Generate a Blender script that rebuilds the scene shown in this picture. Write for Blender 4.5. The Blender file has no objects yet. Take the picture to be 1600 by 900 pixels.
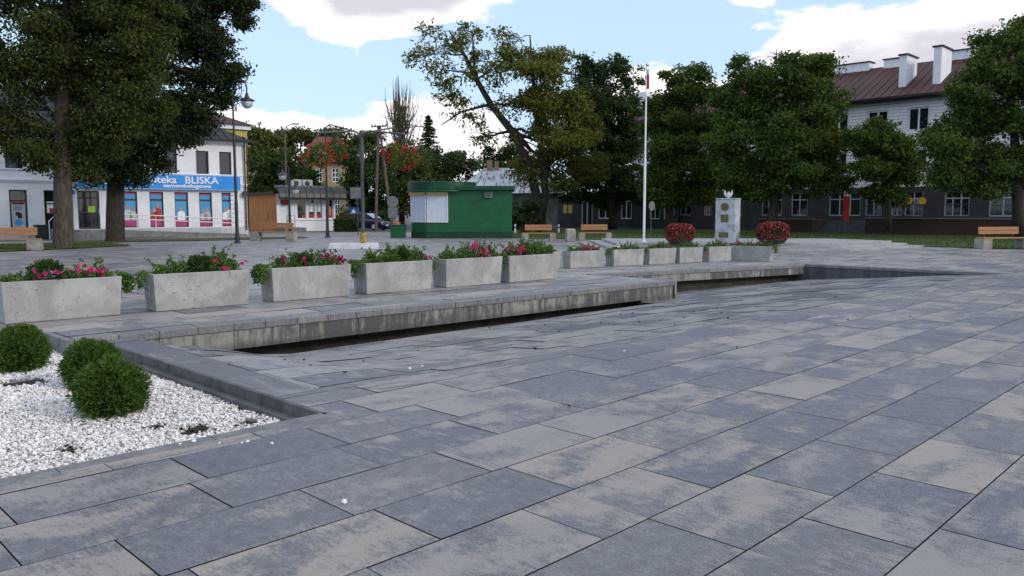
import bpy, bmesh, math, random
import numpy as np
from mathutils import Vector, Matrix
R = math.radians
SC = bpy.context.scene
COL = SC.collection

# ------------------------------------------------------------------ camera, sky, sun, exposure
F_PX, HOR, CAM_H = 1250.0, 330.0, 1.55
PITCH = math.atan((450 - HOR) / F_PX)
cd = bpy.data.cameras.new('camera'); cam = bpy.data.objects.new('camera', cd); COL.objects.link(cam)
cd.sensor_width = 36; cd.lens = 36 * F_PX / 1600; cd.clip_start = .05; cd.clip_end = 3000
cam.location = (0, 0, CAM_H); cam.rotation_euler = (math.pi / 2 - PITCH, 0, 0)
SC.camera = cam
SC.view_settings.view_transform = 'Standard'; SC.view_settings.look = 'None'
SC.view_settings.exposure = 0.28; SC.view_settings.gamma = 1.0
SC.view_settings.use_curve_mapping = False
SC.cycles.max_bounces = 6; SC.cycles.transparent_max_bounces = 8
SUN_EL, SUN_AZ = R(24), math.atan2(.90, -.44)
sd = bpy.data.lights.new('sun', 'SUN'); sun = bpy.data.objects.new('sun', sd); COL.objects.link(sun)
sd.energy = 1.25; sd.angle = R(12); sd.color = (1, .91, .80)
_d = Vector((math.sin(SUN_AZ) * math.cos(SUN_EL), math.cos(SUN_AZ) * math.cos(SUN_EL), math.sin(SUN_EL)))
sun.rotation_euler = _d.to_track_quat('Z', 'Y').to_euler(); sun.location = _d * 60

class NT:
    """tiny helper for node trees"""
    def __init__(s, nt): s.nt = nt; s.n = nt.nodes; s.l = nt.links
    def node(s, t, **kw):
        n = s.n.new(t)
        for k, v in kw.items(): setattr(n, k, v)
        return n
    def put(s, sock, v):
        if hasattr(v, 'is_linked') or hasattr(v, 'links'): s.l.new(v, sock)
        elif isinstance(v, (tuple, list)) and len(v) == 3 and sock.type == 'RGBA': sock.default_value = (*v, 1)
        else: sock.default_value = v
    def math(s, op, a, b=None, c=None, clamp=False):
        n = s.node('ShaderNodeMath', operation=op); n.use_clamp = clamp
        s.put(n.inputs[0], a)
        if b is not None: s.put(n.inputs[1], b)
        if c is not None: s.put(n.inputs[2], c)
        return n.outputs[0]
    def mix(s, f, a, b, mode='MIX'):
        n = s.node('ShaderNodeMix', data_type='RGBA', blend_type=mode)
        s.put(n.inputs[0], f); s.put(n.inputs[6], a); s.put(n.inputs[7], b)
        return n.outputs[2]
    def noise(s, vec, scale, detail=4, rough=.55, dist=0):
        n = s.node('ShaderNodeTexNoise'); s.put(n.inputs['Scale'], scale)
        n.inputs['Detail'].default_value = detail; n.inputs['Roughness'].default_value = rough
        n.inputs['Distortion'].default_value = dist
        if vec is not None: s.l.new(vec, n.inputs['Vector'])
        return n.outputs[0]
    def ramp(s, v, a, b, lo=0., hi=1., kind='SMOOTHSTEP'):
        n = s.node('ShaderNodeMapRange'); n.interpolation_type = kind
        s.put(n.inputs[0], v); n.inputs[1].default_value = a; n.inputs[2].default_value = b
        n.inputs[3].default_value = lo; n.inputs[4].default_value = hi
        return n.outputs[0]
    def vec(s, x, y, z):
        n = s.node('ShaderNodeCombineXYZ')
        for i, v in enumerate((x, y, z)): s.put(n.inputs[i], v)
        return n.outputs[0]

world = bpy.data.worlds.new('World'); SC.world = world; world.use_nodes = True
w = NT(world.node_tree); w.n.clear()
sky = w.node('ShaderNodeTexSky', sky_type='NISHITA', sun_disc=False)
sky.sun_elevation = SUN_EL; sky.sun_rotation = SUN_AZ; sky.air_density = 1.0; sky.dust_density = .4; sky.ozone_density = 1.3
tc = w.node('ShaderNodeTexCoord'); sep = w.node('ShaderNodeSeparateXYZ'); w.l.new(tc.outputs['Generated'], sep.inputs[0])
sx, sy, sz = sep.outputs
az = w.math('MULTIPLY', w.math('ARCTAN2', sx, sy), 57.2958)
el = w.math('MULTIPLY', w.math('ARCSINE', sz), 57.2958)
cv = w.vec(w.math('MULTIPLY', az, .05), w.math('MULTIPLY', el, .115), 0.0)
n1 = w.noise(cv, 3.2, 9, .58, .3)
n2 = w.noise(w.vec(w.math('MULTIPLY', az, .05), w.math('MULTIPLY', el, .16), 3.7), 1.7, 6, .55, .2)
dens = w.math('MULTIPLY', w.math('SUBTRACT', n1, .5), 1.7)
# cloud banks: azimuth, elevation, half widths (degrees), weight
for a, e, sa, se, wt in ((-11, 14.2, 4.8, 2.6, 1.45), (-6, 15.6, 7, 2.4, 1.7), (23, 8.3, 9.2, 3.8, 1.35), (31, 10.2, 6, 3.2, .8), (16.5, 14.6, 2.6, 1.0, 1.0), (34, 13.6, 4.5, 1.0, .95), (9.5, 7.6, 4.0, 2.2, .8),
                         (-18, 4.6, 10, 2.0, 1.15), (-5, 5.2, 5, 2.8, 1.1), (-28, 5, 9, 3.0, .8), (20, 3, 20, 3, .7), (2, 11.5, 5, .8, .18),
                         (-60, 16, 14, 7, .8), (70, 20, 20, 8, .9), (140, 25, 30, 10, .8), (-140, 30, 30, 12, .8), (0, 46, 50, 12, .8), (90, 50, 50, 16, .8), (-110, 60, 70, 18, .9), (180, 55, 70, 20, 1.0)):  # this row: unseen banks overhead and behind, added to whiten the light
    qa = w.math('POWER', w.math('ABSOLUTE', w.math('DIVIDE', w.math('SUBTRACT', az, a), sa)), 2.0)
    qe = w.math('POWER', w.math('ABSOLUTE', w.math('DIVIDE', w.math('SUBTRACT', el, e), se)), 2.0)
    g = w.math('MULTIPLY', w.math('EXPONENT', w.math('MULTIPLY', w.math('ADD', qa, qe), -1.0)), wt)
    dens = w.math('ADD', dens, g)
mask = w.ramp(dens, .40, .60)
thick = w.ramp(w.math('ADD', dens, w.math('MULTIPLY', w.math('SUBTRACT', n2, .5), 2.8)), .95, 1.75)
cloud = w.mix(thick, (1.04, 1.0, 1.02), (.60, .59, .66))
skyc = w.mix(1.0, sky.outputs[0], (0.112, 0.112, 0.118), 'MULTIPLY')
skyc = w.mix(.70, skyc, (.60, .80, 1.06))
fin = w.mix(mask, skyc, cloud)
bg = w.node('ShaderNodeBackground'); w.l.new(fin, bg.inputs[0]); bg.inputs[1].default_value = 1.0
wo = w.node('ShaderNodeOutputWorld'); w.l.new(bg.outputs[0], wo.inputs[0])

# ------------------------------------------------------------------ geometry of the view: pixel ray -> point on a real plane
def ray(px, py):
    dx = (px - 800) / F_PX; dy = -(py - 450) / F_PX
    return Vector((dx, math.cos(PITCH) + dy * math.sin(PITCH), -math.sin(PITCH) + dy * math.cos(PITCH)))
def gp(px, py, z=0.):
    d = ray(px, py); t = (z - CAM_H) / d.z
    return Vector((d.x * t, d.y * t, z))
def pt(px, py, Y):
    d = ray(px, py); t = Y / d.y
    return Vector((d.x * t, Y, CAM_H + d.z * t))
UA = R(44.7)
UX, UY = math.sin(UA), math.cos(UA)
ROT = math.atan2(UY, UX)
def W(u, v, z=0.): return Vector((u * UX - v * UY, u * UY + v * UX, z))
def uvof(x, y): return (x * UX + y * UY, -x * UY + y * UX)

# ------------------------------------------------------------------ mesh helpers
class MB:
    def __init__(s): s.v = []; s.f = []
    def add(s, vs, fs):
        o = len(s.v); s.v.extend([tuple(p) for p in vs]); s.f.extend([tuple(i + o for i in f) for f in fs]); return s
    def box(s, c, d, rz=0., tx=0., ty=0.):
        """centre, size, turn about z; tx/ty: how much wider the top is on each side"""
        cz, sz_ = math.cos(rz), math.sin(rz); vs = []
        for k in (-1, 1):
            for j in (-1, 1):
                for i in (-1, 1):
                    x = i * (d[0] / 2 + (tx if k > 0 else 0)); y = j * (d[1] / 2 + (ty if k > 0 else 0))
                    vs.append((c[0] + x * cz - y * sz_, c[1] + x * sz_ + y * cz, c[2] + k * d[2] / 2))
        return s.add(vs, [(0, 2, 3, 1), (4, 5, 7, 6), (0, 1, 5, 4), (2, 6, 7, 3), (0, 4, 6, 2), (1, 3, 7, 5)])
    def b(s, x0, x1, y0, y1, z0, z1): return s.box(((x0 + x1) / 2, (y0 + y1) / 2, (z0 + z1) / 2), (x1 - x0, y1 - y0, z1 - z0))
    def prism(s, poly, z0, z1):
        a = sum(poly[i][0] * poly[(i + 1) % len(poly)][1] - poly[(i + 1) % len(poly)][0] * poly[i][1] for i in range(len(poly)))
        if a < 0: poly = poly[::-1]
        n = len(poly)
        vs = [(p[0], p[1], z0) for p in poly] + [(p[0], p[1], z1) for p in poly]
        return s.add(vs, [tuple(range(n - 1, -1, -1)), tuple(range(n, 2 * n))] + [(i, (i + 1) % n, n + (i + 1) % n, n + i) for i in range(n)])
    def slab_y(s, poly, y0, y1):
        """polygon in x,z pushed along y"""
        n = len(poly)
        vs = [(p[0], y0, p[1]) for p in poly] + [(p[0], y1, p[1]) for p in poly]
        return s.add(vs, [tuple(range(n)), tuple(range(2 * n - 1, n - 1, -1))] + [(i, n + i, n + (i + 1) % n, (i + 1) % n) for i in range(n)])
    def lathe(s, prof, c=(0, 0, 0), n=16):
        vs = []; fs = []
        for r, z in prof:
            for i in range(n):
                a = 2 * math.pi * i / n; vs.append((c[0] + r * math.cos(a), c[1] + r * math.sin(a), c[2] + z))
        for k in range(len(prof) - 1):
            for i in range(n): fs.append((k * n + i, k * n + (i + 1) % n, (k + 1) * n + (i + 1) % n, (k + 1) * n + i))
        fs.append(tuple(range(n - 1, -1, -1))); fs.append(tuple(range((len(prof) - 1) * n, len(prof) * n)))
        return s.add(vs, fs)
    def tube(s, pts, rad, n=8):
        pts = [Vector(p) for p in pts]
        if not hasattr(rad, '__len__'): rad = [rad] * len(pts)
        vs = []; fs = []; up = Vector((0, 0, 1))
        t0 = (pts[1] - pts[0]).normalized()
        a = t0.cross(up)
        if a.length < .05: a = t0.cross(Vector((1, 0, 0)))
        a.normalize()
        for i, p in enumerate(pts):
            t = (pts[min(i + 1, len(pts) - 1)] - pts[max(i - 1, 0)]).normalized()
            a = (a - t * a.dot(t)).normalized(); b_ = t.cross(a)
            for k in range(n):
                q = 2 * math.pi * k / n
                vs.append(p + (a * math.cos(q) + b_ * math.sin(q)) * rad[i])
        for i in range(len(pts) - 1):
            for k in range(n): fs.append((i * n + k, i * n + (k + 1) % n, (i + 1) * n + (k + 1) % n, (i + 1) * n + k))
        fs.append(tuple(range(n - 1, -1, -1))); fs.append(tuple(range((len(pts) - 1) * n, len(pts) * n)))
        return s.add(vs, fs)
    def cyl(s, p, q, r, n=12): return s.tube([p, q], r, n)
    def quad(s, a, b, c, d): return s.add([a, b, c, d], [(0, 1, 2, 3)])
    def make(s, name, m, parent=None, bevel=0., smooth=False, label=None, loc=None, rz=0.):
        me = bpy.data.meshes.new(name); me.from_pydata(s.v, [], s.f); me.update()
        return link(name, me, m, parent, bevel, smooth, label, loc, rz)
def link(name, me, m, parent=None, bevel=0., smooth=False, label=None, loc=None, rz=0.):
    o = bpy.data.objects.new(name, me); COL.objects.link(o)
    if m: me.materials.append(m)
    if parent: o.parent = parent
    if loc is not None: o.location = loc; o.rotation_euler = (0, 0, rz)
    if smooth:
        for p in me.polygons: p.use_smooth = True
    if bevel:
        md = o.modifiers.new('bevel', 'BEVEL'); md.width = bevel; md.segments = 2; md.limit_method = 'ANGLE'; md.angle_limit = R(40)
    if label: o['label'] = label
    return o
def thing(name, label, cat, loc=(0, 0, 0), rz=0., group=None):
    o = bpy.data.objects.new(name, None); COL.objects.link(o); o.empty_display_size = .2
    o.location = loc; o.rotation_euler = (0, 0, rz); o['label'] = label; o['category'] = cat
    if group: o['group'] = group
    return o
def tag(o, label, cat, group=None, kind=None):
    o['label'] = label; o['category'] = cat
    if group: o['group'] = group
    if kind: o['kind'] = kind
    return o
def struct(o, label=None):
    o['kind'] = 'structure'
    if label: o['label'] = label
    return o
def dup(root, loc, rz, label, group=None, sc=None):
    r = root.copy(); COL.objects.link(r); r.location = loc; r.rotation_euler = (0, 0, rz); r['label'] = label
    if group: r['group'] = group
    if sc: r.scale = (sc, sc, sc)
    for ch in list(root.children):
        c = ch.copy(); COL.objects.link(c); c.parent = r
        for g in ch.children:
            d = g.copy(); COL.objects.link(d); d.parent = c
    return r

# ------------------------------------------------------------------ materials
def base_mat(name):
    m = bpy.data.materials.new(name); m.use_nodes = True
    t = NT(m.node_tree); p = t.n['Principled BSDF']
    return m, t, p
def pm(name, c1, c2=None, scale=6., rough=.7, bump=0., bscale=None, metal=0., spec=.4, lo=.35, hi=.65, stretch=(1, 1, 1), detail=5):
    m, t, p = base_mat(name)
    c2 = c2 or tuple(x * .82 for x in c1)
    tc = t.node('ShaderNodeTexCoord'); mp = t.node('ShaderNodeMapping'); t.l.new(tc.outputs['Object'], mp.inputs[0]); mp.inputs['Scale'].default_value = stretch
    n = t.noise(mp.outputs[0], scale, detail, .6)
    t.l.new(t.mix(t.ramp(n, lo, hi), c2, c1), p.inputs['Base Color'])
    p.inputs['Roughness'].default_value = rough; p.inputs['Metallic'].default_value = metal; p.inputs['Specular IOR Level'].default_value = spec
    if bump:
        b = t.node('ShaderNodeBump'); b.inputs['Strength'].default_value = bump; b.inputs['Distance'].default_value = .02
        t.l.new(t.noise(mp.outputs[0], bscale or scale * 6, 4, .6), b.inputs['Height']); t.l.new(b.outputs[0], p.inputs['Normal'])
    return m
def glass_mat(name, c=(.012, .015, .02), rough=.04):
    m, t, p = base_mat(name)
    p.inputs['Base Color'].default_value = (*c, 1); p.inputs['Roughness'].default_value = rough; p.inputs['Specular IOR Level'].default_value = .7
    tc = t.node('ShaderNodeTexCoord')
    b = t.node('ShaderNodeBump'); b.inputs['Strength'].default_value = .06; b.inputs['Distance'].default_value = .02
    t.l.new(t.noise(tc.outputs['Object'], 1.3, 2), b.inputs['Height']); t.l.new(b.outputs[0], p.inputs['Normal'])
    return m
def paver_mat(name, dark=(.136, .138, .158), light=(.360, .334, .306), amount=.05, rough=.50):
    m, t, p = base_mat(name)
    uv = t.node('ShaderNodeUVMap'); uv.uv_map = 'uv'
    at = t.node('ShaderNodeAttribute', attribute_name='slab'); ac = t.node('ShaderNodeSeparateColor'); t.l.new(at.outputs['Color'], ac.inputs[0])
    r0, r1, r2 = ac.outputs
    sp = t.node('ShaderNodeSeparateXYZ'); t.l.new(uv.outputs[0], sp.inputs[0]); u, v, _ = sp.outputs
    off = t.math('MULTIPLY', r1, 37.)
    # streaks run across the slab (along v); blotches are broader
    md = t.noise(t.vec(t.math('MULTIPLY', u, 13.), t.math('MULTIPLY', v, 7.), off), 1., 9, .68)
    st = t.noise(t.vec(t.math('MULTIPLY', u, 48.), t.math('MULTIPLY', v, 4.2), off), 1., 8, .72, .3)
    bl = t.noise(t.vec(t.math('MULTIPLY', u, 1.9), t.math('MULTIPLY', v, 1.7), off), 1., 3, .5, .4)
    fine = t.noise(t.vec(t.math('MULTIPLY', u, 60.), t.math('MULTIPLY', v, 60.), off), 1., 3, .7)
    k = t.math('ADD', t.math('ADD', t.math('ADD', t.math('MULTIPLY', bl, 1.20), t.math('MULTIPLY', md, .38)), t.math('MULTIPLY', st, .68)), t.math('MULTIPLY', r0, .42))
    k = t.math('ADD', k, t.math('MULTIPLY', fine, .10))
    f = t.ramp(t.math('ADD', k, t.math('MULTIPLY', t.math('SUBTRACT', fine, .5), .40)), 1.33 - amount, 1.66 - amount)
    dk = t.mix(t.ramp(t.math('ADD', t.math('MULTIPLY', st, .4), t.math('MULTIPLY', md, .6)), .32, .68), tuple(x * .70 for x in dark), tuple(x * 1.30 for x in dark))
    dk = t.mix(1., dk, t.mix(r2, (.84, .86, .92), (1.14, 1.12, 1.06)), 'MULTIPLY')
    dk = t.mix(1., dk, t.mix(t.ramp(fine, .3, .7), (.74, .74, .76), (1.28, 1.28, 1.26)), 'MULTIPLY')
    lt = t.mix(t.ramp(fine, .25, .75), tuple(x * .86 for x in light), light)
    lt = t.mix(1., lt, t.mix(r1, (.82, .84, .90), (1.05, 1.0, .94)), 'MULTIPLY')
    c = t.mix(t.math('MULTIPLY', f, .85), dk, lt)
    spk = t.ramp(t.noise(t.vec(t.math('MULTIPLY', u, 130.), t.math('MULTIPLY', v, 130.), 0.), 1., 2, .6), .66, .74)
    c = t.mix(t.math('MULTIPLY', spk, .45), c, (.05, .05, .055))
    grime = t.noise(t.vec(u, v, 0.), .45, 4, .6)
    c = t.mix(1., c, t.mix(t.ramp(grime, .3, .7), (.86, .86, .87), (1.06, 1.06, 1.06)), 'MULTIPLY')
    t.l.new(c, p.inputs['Base Color'])
    t.l.new(t.math('ADD', t.math('MULTIPLY', st, .22), rough - .10), p.inputs['Roughness'])
    p.inputs['Specular IOR Level'].default_value = .5
    b = t.node('ShaderNodeBump'); b.inputs['Strength'].default_value = .28; b.inputs['Distance'].default_value = .004
    t.l.new(t.math('ADD', fine, t.math('MULTIPLY', st, 1.2)), b.inputs['Height']); t.l.new(b.outputs[0], p.inputs['Normal'])
    return m
def concrete_mat(name, c=(.40, .40, .375), holes=True):
    m, t, p = base_mat(name)
    tc = t.node('ShaderNodeTexCoord'); ob = t.node('ShaderNodeObjectInfo')
    va = t.node('ShaderNodeVectorMath', operation='ADD'); t.l.new(tc.outputs['Object'], va.inputs[0])
    t.l.new(t.vec(t.math('MULTIPLY', ob.outputs['Random'], 40.), 0., 0.), va.inputs[1]); V_ = va.outputs[0]
    n = t.noise(V_, 2.2, 6, .62, .6); n3 = t.noise(V_, 12., 5, .65)
    col = t.mix(t.ramp(n, .3, .7), tuple(x * .72 for x in c), tuple(x * 1.12 for x in c))
    col = t.mix(t.ramp(n3, .4, .75, 0, .35), col, tuple(x * .72 for x in c))
    h = n3
    if holes:
        vo = t.node('ShaderNodeTexVoronoi'); vo.inputs['Scale'].default_value = 26.; t.l.new(V_, vo.inputs['Vector'])
        pres = t.ramp(t.noise(V_, 3.5, 3), .42, .6)
        hole = t.math('MULTIPLY', t.ramp(vo.outputs['Distance'], .16, .24, 1, 0), pres)
        vs = t.node('ShaderNodeSeparateColor'); t.l.new(vo.outputs['Color'], vs.inputs[0])
        hole = t.math('MULTIPLY', hole, t.ramp(vs.outputs[0], .45, .5))
        col = t.mix(hole, col, (.035, .035, .03))
        h = t.math('SUBTRACT', t.math('MULTIPLY', n3, .4), hole)
    # rain streaks and a dirty foot
    sp = t.node('ShaderNodeSeparateXYZ'); t.l.new(V_, sp.inputs[0])
    stn = t.noise(t.vec(t.math('MULTIPLY', sp.outputs[0], 9.), t.math('MULTIPLY', sp.outputs[1], 9.), t.math('MULTIPLY', sp.outputs[2], .7)), 1., 4, .6)
    col = t.mix(t.ramp(stn, .52, .75, 0, .4), col, tuple(x * .6 for x in c))
    t.l.new(col, p.inputs['Base Color']); p.inputs['Roughness'].default_value = .8; p.inputs['Specular IOR Level'].default_value = .3
    b = t.node('ShaderNodeBump'); b.inputs['Strength'].default_value = .5; b.inputs['Distance'].default_value = .006
    t.l.new(h, b.inputs['Height']); t.l.new(b.outputs[0], p.inputs['Normal'])
    return m
def fascia_mat(name):
    m, t, p = base_mat(name)
    uv = t.node('ShaderNodeUVMap'); uv.uv_map = 'uv'
    at = t.node('ShaderNodeAttribute', attribute_name='slab'); ac = t.node('ShaderNodeSeparateColor'); t.l.new(at.outputs['Color'], ac.inputs[0])
    sp = t.node('ShaderNodeSeparateXYZ'); t.l.new(uv.outputs[0], sp.inputs[0]); u, v, _ = sp.outputs
    off = t.math('MULTIPLY', ac.outputs[1], 31.)
    st = t.noise(t.vec(t.math('MULTIPLY', u, 9.), t.math('MULTIPLY', v, 1.6), off), 1., 6, .65, .2)
    bl = t.noise(t.vec(t.math('MULTIPLY', u, 2.), t.math('MULTIPLY', v, 4.), off), 1., 4, .6)
    k = t.math('ADD', t.math('ADD', st, t.math('MULTIPLY', bl, .5)), t.math('MULTIPLY', ac.outputs[0], .24))
    c = t.mix(t.ramp(k, .70, .98), (.27, .262, .235), (.070, .073, .076))
    gr = t.noise(t.vec(t.math('MULTIPLY', u, 40.), t.math('MULTIPLY', v, 40.), off), 1., 3, .7)
    salt = t.math('MULTIPLY', t.ramp(gr, .58, .66), t.ramp(t.math('ADD', v, t.math('MULTIPLY', bl, .35)), -.28, -.08, 1, 0))
    c = t.mix(salt, c, (.62, .62, .60))
    c = t.mix(t.ramp(gr, .5, .7, 0, .3), c, (.10, .10, .095))
    damp = t.ramp(t.math('ADD', v, t.math('MULTIPLY', t.math('SUBTRACT', bl, .5), .16)), -.34, -.24, .55, 0)
    c = t.mix(damp, c, (.05, .05, .048))
    t.l.new(c, p.inputs['Base Color']); p.inputs['Roughness'].default_value = .75
    b = t.node('ShaderNodeBump'); b.inputs['Strength'].default_value = .35; b.inputs['Distance'].default_value = .005
    t.l.new(gr, b.inputs['Height']); t.l.new(b.outputs[0], p.inputs['Normal'])
    return m
def leaf_mat(name, c1, c2, c3=None, f3=.12, trans=.25, rough=.62):
    m, t, p = base_mat(name)
    at = t.node('ShaderNodeAttribute', attribute_name='rnd'); ac = t.node('ShaderNodeSeparateColor'); t.l.new(at.outputs['Color'], ac.inputs[0])
    c = t.mix(ac.outputs[0], c1, c2)
    if c3: c = t.mix(t.ramp(ac.outputs[1], 1 - f3, 1 - f3 * .5), c, c3)
    t.l.new(c, p.inputs['Base Color']); p.inputs['Roughness'].default_value = rough; p.inputs['Specular IOR Level'].default_value = .22
    tr = t.node('ShaderNodeBsdfTranslucent'); t.l.new(t.mix(1., c, (1.2, 1.25, .6), 'MULTIPLY'), tr.inputs[0])
    mx = t.node('ShaderNodeMixShader'); mx.inputs[0].default_value = trans
    t.l.new(p.outputs[0], mx.inputs[1]); t.l.new(tr.outputs[0], mx.inputs[2])
    t.l.new(mx.outputs[0], t.n['Material Output'].inputs[0])
    return m
M = {}
M['paver'] = paver_mat('grey and beige paving slabs')
M['paver_far'] = paver_mat('paving slabs of the square', amount=.12, rough=.47, dark=(.16, .165, .188), light=(.40, .38, .36))  # base colours paled to paint in the silvery sky sheen
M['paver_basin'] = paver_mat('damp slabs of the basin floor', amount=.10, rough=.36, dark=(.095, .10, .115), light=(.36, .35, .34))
M['paver_dark'] = paver_mat('dark paving slabs', amount=-.12, dark=(.13, .134, .150))
M['joint'] = pm('joint sand', (.03, .03, .032), (.05, .048, .045), 20, .9)
M['coping'] = paver_mat('coping stone', amount=-.30, dark=(.17, .17, .175), light=(.30, .285, .25))
M['fascia'] = fascia_mat('weathered basin cladding')
M['void'] = pm('near black concrete', (.035, .034, .028), (.016, .016, .014), 3, .6)  # near-black mottled tone under the slot
M['recess'] = pm('dark brown recess wall', (.060, .052, .034), (.028, .026, .018), 2.5, .8)  # dark brown mottled tone for recess walls and slot lip
M['asphalt'] = pm('asphalt', (.115, .118, .122), (.08, .082, .086), 3, .85, .3, 60)
M['grass'] = pm('turf', (.055, .095, .020), (.032, .058, .014), 2.2, .9, .8, 40)
M['dry_grass'] = pm('dry turf', (.085, .08, .03), (.04, .05, .016), 1.6, .9, .8, 40)
M['concrete'] = concrete_mat('cast concrete', (.37, .37, .36))
M['bench_conc'] = concrete_mat('bench concrete', (.30, .28, .25), False)
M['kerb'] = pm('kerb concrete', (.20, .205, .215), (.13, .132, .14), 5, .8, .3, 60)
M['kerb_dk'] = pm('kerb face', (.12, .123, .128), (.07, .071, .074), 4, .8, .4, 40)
M['white_wall'] = pm('white render', (.80, .81, .84), (.71, .72, .77), 1.2, .8)
M['plinth'] = pm('plinth render', (.56, .57, .60), (.45, .46, .48), 2, .85)
M['dark_metal'] = pm('dark metal', (.022, .024, .028), (.015, .016, .018), 8, .45, spec=.5)
M['roof_dark'] = pm('dark sheet roof', (.022, .024, .030), (.014, .016, .021), 1.4, .6, spec=.3)
M['roof_red'] = pm('red brown sheet roof', (.070, .017, .015), (.036, .013, .012), .7, .65, stretch=(3, .4, 1))
M['roof_rust'] = pm('red tile roof', (.19, .055, .045), (.11, .04, .035), 1.2, .75)
M['roof_silver'] = pm('flaking silver roof', (.46, .50, .57), (.12, .13, .15), 1.5, .5, lo=.40, hi=.50, stretch=(2.2, .5, .5))
M['glass'] = glass_mat('window glass')
M['frame_dk'] = pm('dark frame', (.025, .023, .032), (.018, .017, .022), 5, .5)
M['frame_wh'] = pm('white frame', (.74, .76, .80), (.64, .66, .70), 5, .5)
M['wood'] = pm('varnished plank', (.40, .20, .09), (.28, .13, .055), 5, .5, .15, 30, stretch=(.4, 6, 6))
M['sign_blue'] = pm('sign blue', (.010, .27, .80), (.008, .23, .72), 2, .35)
M['white_pt'] = pm('white lettering', (.82, .83, .85), (.76, .77, .80), 3, .5)
M['kiosk_green'] = pm('green sheet', (.005, .100, .030), (.004, .076, .023), 1.5, .42, spec=.45)
M['kiosk_trim'] = pm('green fascia', (.005, .065, .026), (.003, .045, .018), 1.5, .4)
M['shutter'] = pm('white shutter', (.60, .64, .74), (.54, .58, .68), 3, .5)
M['cream'] = pm('cream shutter box', (.50, .42, .18), (.42, .36, .15), 4, .6)
M['orange'] = pm('orange render', (.50, .20, .065), (.42, .165, .055), 1.2, .85)
M['brick_cream'] = None
M['pole_wood'] = pm('weathered pole', (.14, .12, .10), (.08, .07, .06), 3, .9, .3, 30, stretch=(4, 4, .5))
M['grey_pole'] = pm('grey painted steel', (.085, .088, .092), (.06, .062, .066), 6, .45)
M['yellow_pt'] = pm('worn yellow paint', (.42, .27, .06), (.28, .18, .05), 6, .6)
M['white_pole'] = pm('white lacquer', (.76, .77, .80), (.68, .69, .72), 3, .35)
M['marble'] = pm('grey veined marble', (.46, .48, .53), (.30, .32, .36), 2.6, .45, lo=.40, hi=.56, detail=9)
M['bronze'] = pm('brass plaque', (.13, .115, .065), (.08, .07, .04), 12, .45, .3, 40, metal=.4)
M['brass'] = pm('bright brass medal', (.26, .21, .08), (.15, .12, .045), 14, .4, .3, 40, metal=.5)
M['silver'] = pm('white metal', (.62, .63, .64), (.45, .46, .47), 12, .4)
M['red'] = pm('red cloth', (.48, .022, .03), (.36, .018, .024), 3, .8)
M['white_cloth'] = pm('white cloth', (.70, .71, .74), (.62, .63, .66), 3, .8)
M['grey_wall'] = pm('tree-shaded grey wall', (.050, .053, .060), (.036, .038, .044), 1.5, .85)  # grey darkened to paint in the deep shade under the trees
M['step'] = pm('pale stone', (.34, .345, .36), (.25, .255, .268), 2.2, .55)
M['soil'] = pm('soil', (.035, .026, .018), (.02, .015, .011), 12, .95, .8, 60)
M['bark'] = pm('grey brown bark', (.085, .070, .054), (.036, .031, .026), 7, .9, 1.0, 16, stretch=(1.6, 1.6, .4))
M['bark_dk'] = pm('dark bark', (.05, .042, .034), (.024, .021, .018), 7, .9, .9, 16, stretch=(1.6, 1.6, .4))
M['bark_old'] = pm('lichened bark', (.14, .11, .075), (.065, .052, .036), 5, .9, .9, 14, stretch=(1.6, 1.6, .4))
M['stone'] = pm('white marble chips', (.80, .79, .79), (.62, .61, .61), 30, .6)
M['litter'] = pm('dead leaves', (.045, .03, .02), (.02, .015, .012), 20, .9)
M['plastic_gr'] = pm('green plastic', (.018, .04, .028), (.012, .03, .02), 5, .5)
M['car_blue'] = pm('dark blue car paint', (.010, .016, .05), (.008, .012, .04), 3, .2, spec=.6)
M['tyre'] = pm('tyre', (.015, .015, .015), (.01, .01, .01), 10, .8)
M['lamp_glass'] = pm('clear lamp globe', (.55, .60, .66), (.35, .40, .46), 4, .15)
M['ac_white'] = pm('aircon casing', (.48, .49, .50), (.38, .39, .40), 4, .6)
M['pink_panel'] = pm('magenta print', (.42, .035, .17), (.36, .03, .145), 3, .5)
M['blue_panel'] = pm('sky blue print', (.06, .33, .62), (.05, .27, .54), 2, .5)
M['skin'] = pm('printed faces', (.50, .30, .21), (.38, .20, .13), 5, .5)
M['paper'] = pm('grey poster', (.50, .53, .56), (.40, .43, .46), 5, .6)
M['poster_red'] = pm('red print', (.45, .03, .03), (.33, .02, .022), 4, .5)
M['lime'] = pm('lime notice', (.28, .52, .06), (.24, .45, .05), 5, .5)
M['yellow_wall'] = pm('yellow render', (.50, .40, .11), (.42, .33, .09), 2, .85)
M['sign_back'] = pm('sign back', (.22, .23, .24), (.16, .165, .17), 6, .5, metal=.3)
M['traffic_blue'] = pm('traffic blue', (.02, .10, .38), (.016, .08, .32), 4, .4)
M['amber'] = pm('amber lamp reflection', (.75, .42, .05), (.65, .34, .04), 6, .4)
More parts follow.
